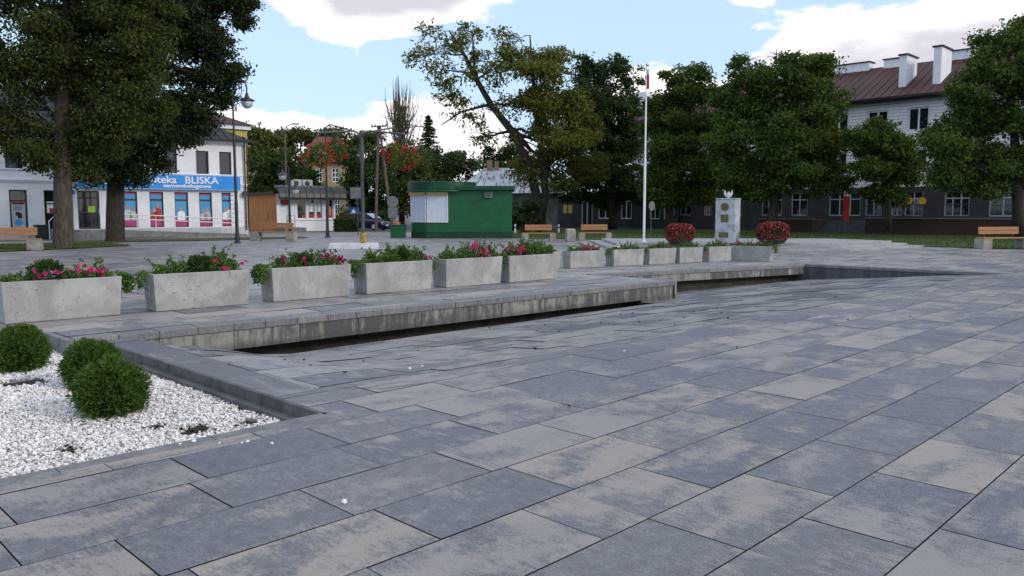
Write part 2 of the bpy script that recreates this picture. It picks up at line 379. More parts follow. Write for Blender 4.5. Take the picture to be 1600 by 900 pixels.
def brick_mat(name, c1, c2, mortar, sc, rw=.5, rh=.25):
    m, t, p = base_mat(name)
    tc = t.node('ShaderNodeTexCoord'); sp = t.node('ShaderNodeSeparateXYZ'); t.l.new(tc.outputs['Object'], sp.inputs[0])
    br = t.node('ShaderNodeTexBrick'); t.l.new(t.vec(t.math('ADD', sp.outputs[0], sp.outputs[1]), sp.outputs[2], 0.), br.inputs['Vector'])
    br.inputs['Color1'].default_value = (*c1, 1); br.inputs['Color2'].default_value = (*c2, 1); br.inputs['Mortar'].default_value = (*mortar, 1)
    br.inputs['Scale'].default_value = sc; br.inputs['Mortar Size'].default_value = .02; br.inputs['Brick Width'].default_value = rw; br.inputs['Row Height'].default_value = rh
    n = t.noise(tc.outputs['Object'], 1.4, 5)
    t.l.new(t.mix(1., br.outputs[0], t.mix(n, (.6, .6, .6), (1.3, 1.3, 1.3)), 'MULTIPLY'), p.inputs['Base Color']); p.inputs['Roughness'].default_value = .85
    return m
M['brick_cream'] = brick_mat('cream brick', (.46, .36, .21), (.33, .25, .15), (.26, .21, .14), 1.6)
M['brick_red'] = brick_mat('dark red brick', (.075, .030, .024), (.05, .022, .02), (.05, .045, .04), 3.)
def siding_mat(name):
    m, t, p = base_mat(name)
    tc = t.node('ShaderNodeTexCoord'); sp = t.node('ShaderNodeSeparateXYZ'); t.l.new(tc.outputs['Object'], sp.inputs[0])
    fr = t.math('FRACT', t.math('MULTIPLY', sp.outputs[2], 4.6))
    line = t.ramp(fr, .80, .86)
    n = t.noise(tc.outputs['Object'], 1.3, 4)
    c = t.mix(n, (.68, .68, .70), (.80, .79, .79)); c = t.mix(line, c, (.34, .34, .34))
    t.l.new(c, p.inputs['Base Color']); p.inputs['Roughness'].default_value = .6
    b = t.node('ShaderNodeBump'); b.inputs['Strength'].default_value = .7; b.inputs['Distance'].default_value = .03
    t.l.new(t.math('SUBTRACT', 1., fr), b.inputs['Height']); t.l.new(b.outputs[0], p.inputs['Normal'])
    return m
M['siding'] = siding_mat('white lap siding')
L = {}
L['lime_big'] = leaf_mat('oak green leaves', (0.025, 0.043, 0.009), (0.061, 0.084, 0.015), (0.099, 0.103, 0.021), .14, .2)
L['dark'] = leaf_mat('dark leaves', (0.012, 0.024, 0.008), (0.032, 0.052, 0.014), (0.059, 0.075, 0.015), .10, .16)
L['chest'] = leaf_mat('browning chestnut leaves', (0.064, 0.088, 0.014), (0.143, 0.164, 0.025), (0.163, 0.113, 0.024), .12, .25)
L['maple'] = leaf_mat('maple green leaves', (0.031, 0.065, 0.013), (0.079, 0.133, 0.022), (0.150, 0.173, 0.028), .14, .22)
L['maple_dk'] = leaf_mat('deep green maple leaves', (0.019, 0.041, 0.010), (0.046, 0.083, 0.017), (0.085, 0.113, 0.021), .10, .2)
L['bgtree'] = leaf_mat('background leaves', (0.041, 0.062, 0.016), (0.097, 0.122, 0.030), (0.147, 0.140, 0.036), .14, .2)
L['thuja'] = leaf_mat('thuja sprays', (.030, .075, .014), (.085, .155, .030), (.12, .17, .035), .15, .2, .55)
L['plant'] = leaf_mat('petunia leaves', (.045, .105, .020), (.105, .185, .045), (.16, .20, .05), .12, .25)
L['conif'] = leaf_mat('dwarf conifer needles', (.022, .055, .014), (.055, .10, .022), None, 0, .15)
L['pink'] = leaf_mat('petunia petals', (.42, .014, .12), (.55, .035, .19), (.62, .18, .32), .12, .3)
L['dkpink'] = leaf_mat('dark petunia petals', (.16, .01, .05), (.32, .015, .10), (.5, .03, .15), .2, .3)
L['redfl'] = leaf_mat('red geranium petals', (.30, .022, .018), (.42, .035, .03), (.5, .10, .07), .15, .25)
L['redpink'] = leaf_mat('coral begonia petals', (.27, .018, .03), (.42, .04, .065), (.58, .16, .18), .15, .25)
L['turf'] = leaf_mat('grass blades', (.045, .085, .018), (.085, .125, .030), (.14, .13, .05), .15, .2, .6)

# ------------------------------------------------------------------ leaves and trees
def leaves(name, C, A, ln, wd, rng, m, parent=None, cl=None, fold=.25):
    """one mesh of folded leaf-shaped quads: centres C, axes A"""
    n = len(C)
    A = A / (np.linalg.norm(A, axis=1, keepdims=True) + 1e-9)
    r = rng.normal(size=(n, 3)); S = np.cross(A, r); S /= (np.linalg.norm(S, axis=1, keepdims=True) + 1e-9)
    N = np.cross(A, S)
    ll = (ln * rng.uniform(.65, 1.3, n))[:, None]; ww = (wd * rng.uniform(.7, 1.25, n))[:, None]
    V_ = np.empty((n, 4, 3))
    V_[:, 0] = C - A * ll * .5
    V_[:, 1] = C + A * ll * .08 + S * ww * .5 + N * ww * fold
    V_[:, 2] = C + A * ll * .5
    V_[:, 3] = C + A * ll * .08 - S * ww * .5 + N * ww * fold
    me = bpy.data.meshes.new(name)
    me.from_pydata(V_.reshape(-1, 3).tolist(), [], np.arange(n * 4).reshape(-1, 4).tolist()); me.update()
    a = me.attributes.new('rnd', 'FLOAT_COLOR', 'FACE')
    col = np.ones((n, 4), dtype=np.float32)
    base = rng.uniform(0, 1, n) if cl is None else np.clip(.6 * cl + .5 * rng.uniform(0, 1, n) - .05, 0, 1)
    col[:, 0] = base; col[:, 1] = rng.uniform(0, 1, n); col[:, 2] = rng.uniform(0, 1, n)
    a.data.foreach_set('color', col.ravel())
    return link(name, me, m, parent)
def unit(rng, n):
    d = rng.normal(size=(n, 3)); return d / np.linalg.norm(d, axis=1, keepdims=True)
def crown(rng, lobes, n, sig, per=42, hollow=.45, lower=1., sat=4):
    """clumps spread through the lobes; returns leaf centres, axes and a value per clump"""
    lobes = [tuple(l) + (1.,) * (7 - len(l)) for l in lobes]
    if sat:
        ex = []
        for l in lobes:
            for _ in range(sat):
                d = unit(rng, 1)[0]; f = rng.uniform(.26, .46); k_ = rng.uniform(.78, 1.06)
                ex.append((l[0] + d[0] * l[3] * k_, l[1] + d[1] * l[4] * k_, l[2] + d[2] * l[5] * k_, l[3] * f, l[4] * f, l[5] * f * .8, l[6] * 1.5))
        lobes = [(l[0], l[1], l[2], l[3] * .82, l[4] * .82, l[5] * .82, l[6]) for l in lobes] + ex
    w_ = np.array([(l[3] * l[4] * l[5]) ** .72 * (l[6] if len(l) > 6 else 1.) for l in lobes]); w_ /= w_.sum()
    k = max(4, n // per); li = rng.choice(len(lobes), k, p=w_)
    Lb = np.array([l[:6] for l in lobes])[li]
    d = unit(rng, k); rr = rng.uniform(0, 1, k) ** hollow * rng.uniform(.82, 1.12, k)
    cc = Lb[:, :3] + d * rr[:, None] * Lb[:, 3:6]
    idx = rng.integers(0, k, n); sc = rng.uniform(.55, 1.35, k)[idx][:, None]
    off = np.clip(rng.normal(size=(n, 3)), -1.7, 1.7) * sig * sc * np.array([1, 1, .6])
    C = cc[idx] + off
    A = d[idx] * .55 + rng.normal(size=(n, 3)) * .7 + np.array([0, 0, -.35 * lower])
    cl = np.clip(rng.uniform(0, 1, k) * .8 + .1, 0, 1)[idx]
    return C, A, cl, cc
def limb(mb, rng, a, b, r0, r1, n=6, sides=7, wob=.08):
    a = Vector(a); b = Vector(b); L_ = (b - a).length; pts = []; rad = []
    for i in range(n):
        t = i / (n - 1); p = a.lerp(b, t)
        k = math.sin(math.pi * t) * L_ * wob
        p += Vector(rng.normal(size=3)) * k * .5 + Vector((0, 0, k * .6))
        pts.append(p); rad.append(r0 + (r1 - r0) * t ** .8)
    mb.tube(pts, rad, sides); return pts
def tree(name, label, base, stems, lobes, n, sig, ln, wd, lm, bark, seed, group=None, cat='tree', twigs=3, hollow=.45, lower=1., per=42):
    """stems: list of ([(point, radius), ...]); lobes in world metres"""
    rng = np.random.default_rng(seed)
    root = thing(name, label, cat, base, 0, group); B = Vector(base)
    mb = MB(); tops = []
    for st in stems:
        mb.tube([Vector(p) - B for p, r in st], [r for p, r in st], 12)
        tops += [(Vector(p) - B, r) for p, r in st[max(1, len(st) // 2):]]
    loc = [(l[0] - B.x, l[1] - B.y, l[2] - B.z, *l[3:]) for l in lobes]
    C, A, cl, cc = crown(rng, loc, n, sig, per, hollow, lower)
    for l in loc:
        c = Vector(l[:3]); p, r = min(tops, key=lambda q: (q[0] - c).length + max(0, q[0].z - c.z) * 2)
        r0 = max(.03, min(r * .55, .14)); pts = limb(mb, rng, p, c, r0, r0 * .35)
        for _ in range(twigs):
            d = unit(rng, 1)[0]; e = c + Vector((d[0] * l[3], d[1] * l[4], abs(d[2]) * l[5] * .9)) * .9
            limb(mb, rng, pts[int(rng.integers(2, 6))], e, r0 * .4, .012, 5, 5)
    mb.make('trunk', bark, root, smooth=True)
    leaves('crown', C, A, ln, wd, rng, lm, root, cl)
    return root
def plobes(Y, lst, depth=1.0, dy=0.):
    """lobes given as (px, py, radius px [, vertical radius px [, weight]]) on the plane of the tree"""
    out = []; r_ = random.Random(int(Y * 10))
    for q in lst:
        px, py, r = q[:3]; rv = q[3] if len(q) > 3 else r * .85; wt = q[4] if len(q) > 4 else 1.
        p = pt(px, py, Y); s = Y / F_PX
        out.append((p.x, p.y + dy + r_.uniform(-.6, .6) * r * s, p.z, r * s, r * s * depth, rv * s, wt))
    return out

# ------------------------------------------------------------------ paving as individual slabs in one mesh
def clip(poly, a, b):
    """keep what lies left of the line a -> b"""
    out = []; n = len(poly)
    f = lambda p: (b[0] - a[0]) * (p[1] - a[1]) - (b[1] - a[1]) * (p[0] - a[0])
    for i in range(n):
        p, q = poly[i], poly[(i + 1) % n]; fp, fq = f(p), f(q)
        if fp >= 0: out.append(p)
        if (fp >= 0) != (fq >= 0):
            t = fp / (fp - fq); out.append((p[0] + (q[0] - p[0]) * t, p[1] + (q[1] - p[1]) * t))
    return out
PH = {}
def paving(name, regions, zf, m, rowh=.565, length=1.01, gap=.009, v_base=1.785, phases=None, jit=.0018, tilt=.0016, seed=1, turn=False, parent=None, side=.0):
    rnd = random.Random(seed); vs = []; fs = []; uvs = []; cols = []; ph = {}
    for reg in regions:
        us = [p[0] for p in reg]; vv = [p[1] for p in reg]
        r0 = math.floor((min(vv) - v_base) / rowh); r1 = math.ceil((max(vv) - v_base) / rowh)
        for r in range(r0, r1 + 1):
            va = v_base + r * rowh; vb = va + rowh
            if r not in ph: ph[r] = (phases or {}).get(r, random.Random(seed * 977 + r).uniform(0, length))
            k0 = math.floor((min(us) - ph[r]) / length); k1 = math.ceil((max(us) - ph[r]) / length)
            for k in range(k0, k1 + 1):
                ua = ph[r] + k * length; ub = ua + length
                q = random.Random((seed * 7919 + r * 131 + k) * 31 + 7)
                poly = [(ua + gap / 2, va + gap / 2), (ub - gap / 2, va + gap / 2), (ub - gap / 2, vb - gap / 2), (ua + gap / 2, vb - gap / 2)]
                n = len(reg)
                for i in range(n):
                    poly = clip(poly, reg[i], reg[(i + 1) % n])
                    if len(poly) < 3: break
                if len(poly) < 3: continue
                ar = abs(sum(poly[i][0] * poly[(i + 1) % len(poly)][1] - poly[(i + 1) % len(poly)][0] * poly[i][1] for i in range(len(poly)))) / 2
                if ar < 1e-4: continue
                dz = q.uniform(-jit, jit); tu = q.uniform(-tilt, tilt); tv = q.uniform(-tilt, tilt); o = len(vs)
                c = (q.random(), q.random(), q.random(), 1.)
                um, vm = (ua + ub) / 2, (va + vb) / 2
                for (u, v) in poly:
                    vs.append(W(u, v, zf(u, v) + dz + tu * (u - um) + tv * (v - vm))); uvs.append((u, v))
                fs.append(tuple(range(o, o + len(poly)))); cols.append(c)
    me = bpy.data.meshes.new(name); me.from_pydata([tuple(p) for p in vs], [], fs); me.update()
    ul = me.uv_layers.new(name='uv'); at = me.attributes.new('slab', 'FLOAT_COLOR', 'CORNER')
    flat = []; cf = []
    for f, c in zip(fs, cols):
        for i in f: flat += uvs[i]; cf += c
    ul.data.foreach_set('uv', flat); at.data.foreach_set('color', cf)
    return link(name, me, m, parent)
def sheet(name, polys, zf, m, parent=None, kind=True):
    mb = MB()
    for poly in polys:
        mb.add([W(u, v, zf(u, v)) for u, v in poly], [tuple(range(len(poly)))])
    o = mb.make(name, m, parent)
    if kind: struct(o)
    return o

# levels: the square is z = 0; the near paving lies a little lower and tips down into the basin beyond the crease
U0, UW = 3.40, 22.8
def vc(u): return 6.15 - .047 * (u - 3.4)
def zN(u): return -.055 + .052 * max(0., min(1., (u - 3.4) / 19.4))
def sm(t): t = max(0., min(1., t)); return t * t * (3 - 2 * t)
def zB(u, v):
    return zN(u) - .088 * max(0., v - vc(u)) * sm((u - 3.75) / 1.7)
def pf1(u): return 10.52 - .045 * (u - 3.7)           # front of the first platform
def pf2(u): return 12.70 - .276 * (u - 14.5)          # front of the second platform
SLOT = 9.62
EN = 15.40                                            # right-hand end of the first platform

# ground: one sheet to the horizon with the square's basin let into it
g = MB(); X0, X1, Y0, Y1, BIG = -14., UW, -14., 12.9, 1500.
for a, b, c, d in ((-BIG, BIG, Y1, BIG), (-BIG, BIG, -BIG, Y0), (-BIG, X0, Y0, Y1), (X1, BIG, Y0, Y1)):
    g.add([W(a, c, -.03), W(b, c, -.03), W(b, d, -.03), W(a, d, -.03)], [(0, 1, 2, 3)])
struct(g.make('ground', M['asphalt']))
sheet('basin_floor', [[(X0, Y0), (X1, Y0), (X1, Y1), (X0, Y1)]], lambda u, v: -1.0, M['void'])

phases = {0: 4.40, -1: 3.97, 1: 4.03, 2: 2.45, 3: 2.33, 4: 2.94, 5: 2.05}
GE = 5.36                                             # near kerb of the gravel bed
nearreg = [[(-9, -9), (U0, -9), (U0, GE), (-9, GE)], [(U0, -9), (UW, -9), (UW, vc(UW) - .004), (U0, vc(U0) - .004)]]
struct(paving('plaza_paving', nearreg, lambda u, v: zN(u), M['paver'], phases=phases, seed=3))
# the subsiding joints under the slabs
nb = lambda z: z - .012
sheet('joint_bed', [[(-9, -9), (U0, -9), (U0, GE), (-9, GE)], [(U0, -9), (13, -9), (13, vc(13)), (U0, vc(U0))], [(13, -9), (UW, -9), (UW, vc(UW)), (13, vc(13))]], lambda u, v: nb(zN(u)), M['joint'])
# sloping floor of the basin: finer strips so that it follows the twist
slope = []; bed = []
us = [3.80, 4.2, 4.6, 5.0, 5.5, 6.2, 7.5, 9, 11, 12.6, 14.15]
for a, b in zip(us, us[1:]): slope.append([(a, vc(a) + .004), (b, vc(b) + .004), (b, SLOT), (a, SLOT)])
us2 = [14.15, 15.4, 17, 19, 21, UW]
for a, b in zip(us2, us2[1:]):
    e = lambda u: min(12.3, pf2(u) - .25) if u >= EN else pf1(u) + .05
    ea, eb = (pf1(a) + .05, pf1(b) + .05) if b <= EN + .01 else (pf2(a) - .12, pf2(b) - .12)
    slope.append([(a, vc(a) + .004), (b, vc(b) + .004), (b, eb), (a, ea)])
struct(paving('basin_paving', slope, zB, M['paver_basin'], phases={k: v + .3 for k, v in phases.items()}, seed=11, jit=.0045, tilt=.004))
sheet('joint_bed', slope, lambda u, v: zB(u, v) - .016, M['joint'])
# diagonal cut joints where the slabs fold down at the corner
cj = MB()
for (x0_, y0_, x1_, y1_) in ((522, 607, 594, 610), (481, 591, 567, 593), (567, 593, 655, 584), (604, 557, 642, 554), (642, 554, 650, 557), (594, 610, 668, 600), (960, 533, 1040, 531)):
    prev = None
    for k in range(9):
        q = gp(x0_ + (x1_ - x0_) * k / 8, y0_ + (y1_ - y0_) * k / 8, -.06); u_, v_ = uvof(q.x, q.y); z_ = (zB(u_, v_) if v_ > vc(u_) else zN(u_)) + .007
        if prev: cj.add([W(prev[0], prev[1] - .006, prev[2]), W(u_, v_ - .006, z_), W(u_, v_ + .006, z_), W(prev[0], prev[1] + .006, prev[2])], [(0, 1, 2, 3)])
        prev = (u_, v_, z_)
struct(cj.make('cut_joints', M['joint']))
# dark lip of the slot
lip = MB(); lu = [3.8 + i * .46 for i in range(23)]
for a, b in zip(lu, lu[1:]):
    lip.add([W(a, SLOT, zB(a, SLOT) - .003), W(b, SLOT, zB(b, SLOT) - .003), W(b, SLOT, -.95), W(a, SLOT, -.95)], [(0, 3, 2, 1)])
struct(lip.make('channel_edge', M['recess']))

# far square, level
z0 = lambda u, v: 0.
CW = .26                                              # depth of the coping stones
farreg = [[(-14, 11.45), (3.1, 11.45), (3.1, 47), (-14, 47)],
          [(3.1, pf1(3.1) + CW), (EN - CW, pf1(EN - CW) + CW), (EN - CW, 47), (3.1, 47)],
          [(EN - CW, pf2(EN) + CW), (UW - .2, pf2(UW - .2) + CW), (UW - .2, 47), (EN - CW, 47)],
          [(UW + .28, -14), (40, -14), (40, 47), (UW + .28, 47)],
          [(UW - .2, pf2(UW - .2) + CW), (UW + .28, pf2(UW - .2) + CW), (UW + .28, 47), (UW - .2, 47)]]
struct(paving('square_paving', farreg, z0, M['paver_far'], seed=23, jit=.003, tilt=.004))
sheet('joint_bed', farreg, lambda u, v: -.014, M['joint'])

# ---- coping and cladding along a line in the square's plane
def run(line_a, line_b, name_label, cat, depth, fasc, coph=.10, stone=.5, panel=1.0, recess=.45, recess_z=-.95, seed=5, endcap=None):
    """line from a to b (u, v); basin lies on the right-hand side of a->b"""
    a = Vector((line_a[0], line_a[1])); b = Vector((line_b[0], line_b[1])); d = (b - a); L_ = d.length; d.normalize()
    nrm = Vector((-d.y, d.x))                         # away from the basin
    root = thing('basin_wall', name_label, cat, W(a.x, a.y, 0))
    o = Vector(W(a.x, a.y, 0)); rnd = random.Random(seed)
    def P(s, t, z): q = a + d * s + nrm * t; return W(q.x, q.y, z) - o
    def strip(name, s_len, t0, t1, zt, zb, m, gap):
        vs = []; fs = []; uvs = []; cs = []; s = 0.
        while s < L_ - .02:
            e = min(L_, s + s_len * (1 if s_len > .8 else rnd.choice((1, 1, 1, .92)))); c = (rnd.random(), rnd.random(), rnd.random(), 1.)
            j = rnd.uniform(-.002, .002); k = len(vs)
            x0, x1 = s + gap / 2, e - gap / 2
            vs += [P(x0, t0 + j, zb), P(x1, t0 + j, zb), P(x1, t1, zb), P(x0, t1, zb), P(x0, t0 + j, zt + j), P(x1, t0 + j, zt + j), P(x1, t1, zt + j), P(x0, t1, zt + j)]
            for f in ((0, 3, 2, 1), (4, 5, 6, 7), (0, 1, 5, 4), (1, 2, 6, 5), (2, 3, 7, 6), (3, 0, 4, 7)):
                fs.append(tuple(i + k for i in f))
                for i in f:
                    x = (x0, x1, x1, x0)[i % 4]; t = (t0, t0, t1, t1)[i % 4]; z = zb if i < 4 else zt
                    uvs += [x + seed * 3, (z if f in ((0, 1, 5, 4),) or f[0] in (1, 2, 3) else t)]; cs += c
            s = e
        me = bpy.data.meshes.new(name); me.from_pydata([tuple(p) for p in vs], [], fs); me.update()
        me.uv_layers.new(name='uv').data.foreach_set('uv', uvs)
        me.attributes.new('slab', 'FLOAT_COLOR', 'CORNER').data.foreach_set('color', cs)
        return link(name, me, m, root, .006)
    strip('coping', stone, 0., CW - .006, .0, -coph, M['coping'], .007)
    strip('cladding', panel, .022, .085, -coph - .003, -fasc, M['fascia'], .006)
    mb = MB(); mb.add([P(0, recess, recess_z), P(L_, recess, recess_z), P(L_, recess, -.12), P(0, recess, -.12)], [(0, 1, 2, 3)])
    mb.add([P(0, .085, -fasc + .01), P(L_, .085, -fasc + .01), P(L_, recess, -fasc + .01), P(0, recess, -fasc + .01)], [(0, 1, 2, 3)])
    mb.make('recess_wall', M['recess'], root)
    return root
run((3.1, pf1(3.1)), (14.15, pf1(14.15)), 'long stained clad edge of the near platform with dark slot under it', 'basin wall', 1, .365, seed=5)
run((14.15, pf1(14.15)), (EN, pf1(EN)), 'short solid stained end piece of the near platform edge', 'basin wall', 1, .60, recess=.12, seed=6)
run((EN, pf1(EN)), (EN, pf2(EN)), 'hidden return wall joining the two platform edges', 'basin wall', 1, .60, recess=.12, seed=7)
run((EN, pf2(EN)), (UW - .015, pf2(UW - .015)), 'far platform edge of pale cladding above a brown recess', 'basin wall', 1, .30, recess=.30, seed=8)
# dark retaining wall at the far end of the basin, running out where the floor rises to the square
rt = thing('basin_wall', 'dark bluish retaining wall tapering to the right at the basin end', 'basin wall', W(UW, 5, 0))
mb = MB(); o_ = W(UW, 5, 0)
for i in range(14):
    a = pf2(UW) + .28 - i * 1.35; b = a - 1.343
    mb.prism([tuple((W(UW - .01, a) - o_)[:2]), tuple((W(UW - .01, b) - o_)[:2]), tuple((W(UW + .274, b) - o_)[:2]), tuple((W(UW + .274, a) - o_)[:2])], -.075, .0)
mb.make('coping', M['kerb'], rt, .006)
mb = MB()
for i in range(5):
    a = pf2(UW) + .3 - i * 1.5; b = a - 1.494
    mb.prism([tuple((W(UW + .01, a) - o_)[:2]), tuple((W(UW + .01, b) - o_)[:2]), tuple((W(UW + .1, b) - o_)[:2]), tuple((W(UW + .1, a) - o_)[:2])], -.95, -.078)
mb.make('cladding', pm('bluish stained cladding', (.085, .092, .105), (.045, .05, .055), 2.5, .7, stretch=(2, 2, .5)), rt)

# left end of the near platform
mb = MB()
mb.prism([tuple(W(*p)[:2]) for p in ((2.995, pf1(3.1) + .0), (3.095, pf1(3.1) + .0), (3.095, 11.45), (2.995, 11.45))], -.26, -.002)
mb.prism([tuple(W(*p)[:2]) for p in ((-9, 11.35), (2.99, 11.35), (2.99, 11.445), (-9, 11.445))], -.26, -.004)
struct(mb.make('kerb', M['kerb'], None, .008))

# slab border between the gravel bed and the basin, and the kerb along the near side of the bed
brd = paving('border_paving', [[(U0, vc(U0) + .0), (3.86, vc(3.86) + .0), (3.80, pf1(3.8) + .02), (U0, pf1(U0) + .02)]], lambda u, v: -.052, M['paver_dark'], rowh=1.0, length=1.2, v_base=.25, phases={k: 2.9 for k in range(30)}, seed=41, gap=.012)
struct(brd)
mb = MB()
mb.prism([tuple(W(*p)[:2]) for p in ((U0 + .012, vc(U0) - .3), (3.84, vc(3.84) - .02), (3.79, pf1(3.8)), (U0 + .012, pf1(U0)))], -.9, -.064)
v = GE + .06
while v < pf1(3.4):
    e = min(v + 1.0, pf1(3.4)); mb.prism([tuple(W(*p)[:2]) for p in ((U0 - .035, v + .003), (U0 + .010, v + .003), (U0 + .010, e - .003), (U0 - .035, e - .003))], -.20, -.050); v = e
mb.prism([tuple(W(*p)[:2]) for p in ((U0 - .12, GE + .2), (U0 - .036, GE + .2), (U0 - .036, pf1(3.4)), (U0 - .12, pf1(3.4)))], -.3, -.15)
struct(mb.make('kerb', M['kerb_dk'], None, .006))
mb = MB(); u = U0 + .05
while u > -9:
    mb.prism([tuple(W(*p)[:2]) for p in ((u - .994, GE + .004), (u, GE + .004), (u, GE + .125), (u - .994, GE + .125))], -.3, -.050); u -= 1.0
struct(mb.make('kerb', M['kerb'], None, .008))
# bed under the chips
GZ = -.195
sheet('gravel_bed', [[(-9, GE + .11), (U0, GE + .11), (U0, 11.4), (-9, 11.4)]], lambda u, v: GZ - .03, pm('stone dust', (.42, .41, .40), (.30, .295, .29), 30, .9))
mb = MB(); q_ = random.Random(3)
for cu, cv, r in ((3.1, 6.15, .08), (2.72, 6.25, .10), (2.62, 6.18, .08), (2.5, 6.55, .07), (1.78, 6.35, .07), (3.22, 5.75, .11), (3.31, 6.6, .06), (2.36, 7.3, .11), (2.2, 9.2, .25), (3.28, 5.6, .08)):
    mb.add([W(cu + r * q_.uniform(.5, 1.3) * math.cos(k * .5236), cv + r * q_.uniform(.5, 1.3) * math.sin(k * .5236), GZ - .012) for k in range(12)], [tuple(range(12))])
struct(mb.make('bare_soil', M['soil']))
def chips():
    rng = np.random.default_rng(5)
    bm = bmesh.new(); bmesh.ops.create_icosphere(bm, subdivisions=1, radius=1.); iv = np.array([v.co[:] for v in bm.verts]); fi = np.array([[v.index for v in f.verts] for f in bm.faces]); bm.free()
    n = 76000
    u = rng.uniform(-1.0, U0 - .05, n * 2); v = rng.uniform(GE + .13, 11.3, n * 2)
    keep = rng.uniform(0, 1, n * 2) < np.clip(1.25 - (v - GE) / 9., .35, 1.)
    bare = np.zeros(n * 2, bool)
    for cu, cv, r in ((3.1, 6.15, .10), (2.72, 6.25, .13), (2.62, 6.18, .10), (2.5, 6.55, .09), (1.78, 6.35, .09), (3.2, 5.75, .14), (3.3, 6.6, .10), (2.36, 7.3, .14), (2.2, 9.2, .3), (3.28, 5.6, .12)):
        bare |= ((u - cu) ** 2 + (v - cv) ** 2 < (r * rng.uniform(.6, 1.15, n * 2)) ** 2)
    keep &= ~bare; u = u[keep][:n]; v = v[keep][:n]; n = len(u)
    s = rng.uniform(.0065, .0155, n)  * np.where(v > 8, 1.35, 1.)
    X = u * UX - v * UY; Y = u * UY + v * UX; Z = GZ + rng.uniform(-.012, .012, n) + .012 * np.sin(u * 5) * np.sin(v * 4)
    out = np.empty((n, len(iv), 3))
    D = rng.uniform(.6, 1.2, (n, len(iv), 1)); sc3 = rng.uniform(.6, 1.35, (n, 1, 3)); ang = rng.uniform(0, 6.28, n)
    q = iv[None] * D * sc3; ca, sa = np.cos(ang)[:, None], np.sin(ang)[:, None]; ti = rng.uniform(-.8, .8, n)[:, None]
    x = q[..., 0] * ca - q[..., 1] * sa; y = q[..., 0] * sa + q[..., 1] * ca; z = q[..., 2] + x * ti
    out[..., 0] = x * s[:, None] + X[:, None]; out[..., 1] = y * s[:, None] + Y[:, None]; out[..., 2] = z * s[:, None] * .8 + Z[:, None]
    F = (fi[None] + (np.arange(n) * len(iv))[:, None, None]).reshape(-1, 3)
    me = bpy.data.meshes.new('gravel'); me.from_pydata(out.reshape(-1, 3).tolist(), [], F.tolist()); me.update()
    a = me.attributes.new('rnd', 'FLOAT_COLOR', 'FACE'); c = np.ones((n, len(fi), 4), np.float32); c[:, :, 0] = rng.uniform(0, 1, n)[:, None]; c[:, :, 1] = rng.uniform(0, 1, n)[:, None]; a.data.foreach_set('color', c.ravel())
    m, t, p = base_mat('white chippings'); at = t.node('ShaderNodeAttribute', attribute_name='rnd'); ac = t.node('ShaderNodeSeparateColor'); t.l.new(at.outputs['Color'], ac.inputs[0])
    cc = t.mix(ac.outputs[0], (.48, .47, .46), (.90, .89, .88)); cc = t.mix(t.ramp(ac.outputs[1], .92, .94), cc, (.35, .31, .27))
    t.l.new(cc, p.inputs['Base Color']); p.inputs['Roughness'].default_value = .65
    o = link('gravel', me, m); tag(o, 'white marble chippings filling the planting bed', 'gravel', kind='stuff')
chips()
# loose white chips lying on the paving
rng = np.random.default_rng(8)
for i, (px, py, s) in enumerate(((538, 786, .017), (303, 691, .017), (281, 695, .011), (387, 691, .013), (378, 693, .009), (425, 694, .012), (343, 693, .008), (640, 577, .018), (975, 549, .013), (660, 573, .012))):
    bm = bmesh.new(); bmesh.ops.create_icosphere(bm, subdivisions=2, radius=s)
    for v_ in bm.verts: v_.co *= float(rng.uniform(.82, 1.15)); v_.co.z *= .75
    me = bpy.data.meshes.new('white_pebble'); bm.to_mesh(me); bm.free()
    o = link('white_pebble', me, M['stone']); q = gp(px, py, -.055); uu, vv = uvof(q.x, q.y)
    z = zB(uu, vv) if vv > vc(uu) else zN(uu)
    o.location = gp(px, py, z) + Vector((0, 0, s * .55)); tag(o, 'single white marble pebble lying loose on the grey paving', 'pebble', 'loose white pebbles on the paving')

# ------------------------------------------------------------------ lawns, path, roads
def area(name, pts, z, m, px=True):
    mb = MB(); P = [gp(*p, 0) if px else Vector((*p, 0)) for p in pts]
    mb.add([(p.x, p.y, z) for p in P], [tuple(range(len(P)))]); return struct(mb.make(name, m))
def tri_up(o):
    me = o.data
    for p in me.polygons:
        if p.normal.z < 0: p.flip()
LAWN_R = [(3.0, 44.6), (5.0, 43.0), (9, 40.8), (14, 38.6), (16.5, 37.0), (20.9, 32.3), (26, 26), (48, 36), (40, 50), (24.5, 59), (8, 75), (1.0, 68), (-.2, 52), (.2, 46)]
LAWN_L = [tuple(gp(*p)[:2]) for p in ((-90, 399), (0, 394), (100, 389.6), (170, 386), (206, 384.4), (160, 380.5), (60, 381.5), (-90, 386))]
LAWN_L2 = [tuple(gp(*p)[:2]) for p in ((95, 383), (180, 378.5), (300, 376.8), (400, 374.6), (485, 372.2), (470, 370.2), (380, 371.2), (200, 374.5), (90, 377.5))]
for nm, pl, m in (('lawn', LAWN_R, M['grass']), ('lawn', LAWN_L, M['dry_grass']), ('lawn', LAWN_L2, M['dry_grass'])):
    o = area(nm, pl, .03, m, False); tri_up(o)
def inpoly(x, y, P):
    c = False; j = len(P) - 1
    for i in range(len(P)):
        if ((P[i][1] > y) != (P[j][1] > y)) and (x < (P[j][0] - P[i][0]) * (y - P[i][1]) / (P[j][1] - P[i][1]) + P[i][0]): c = not c
        j = i
    return c
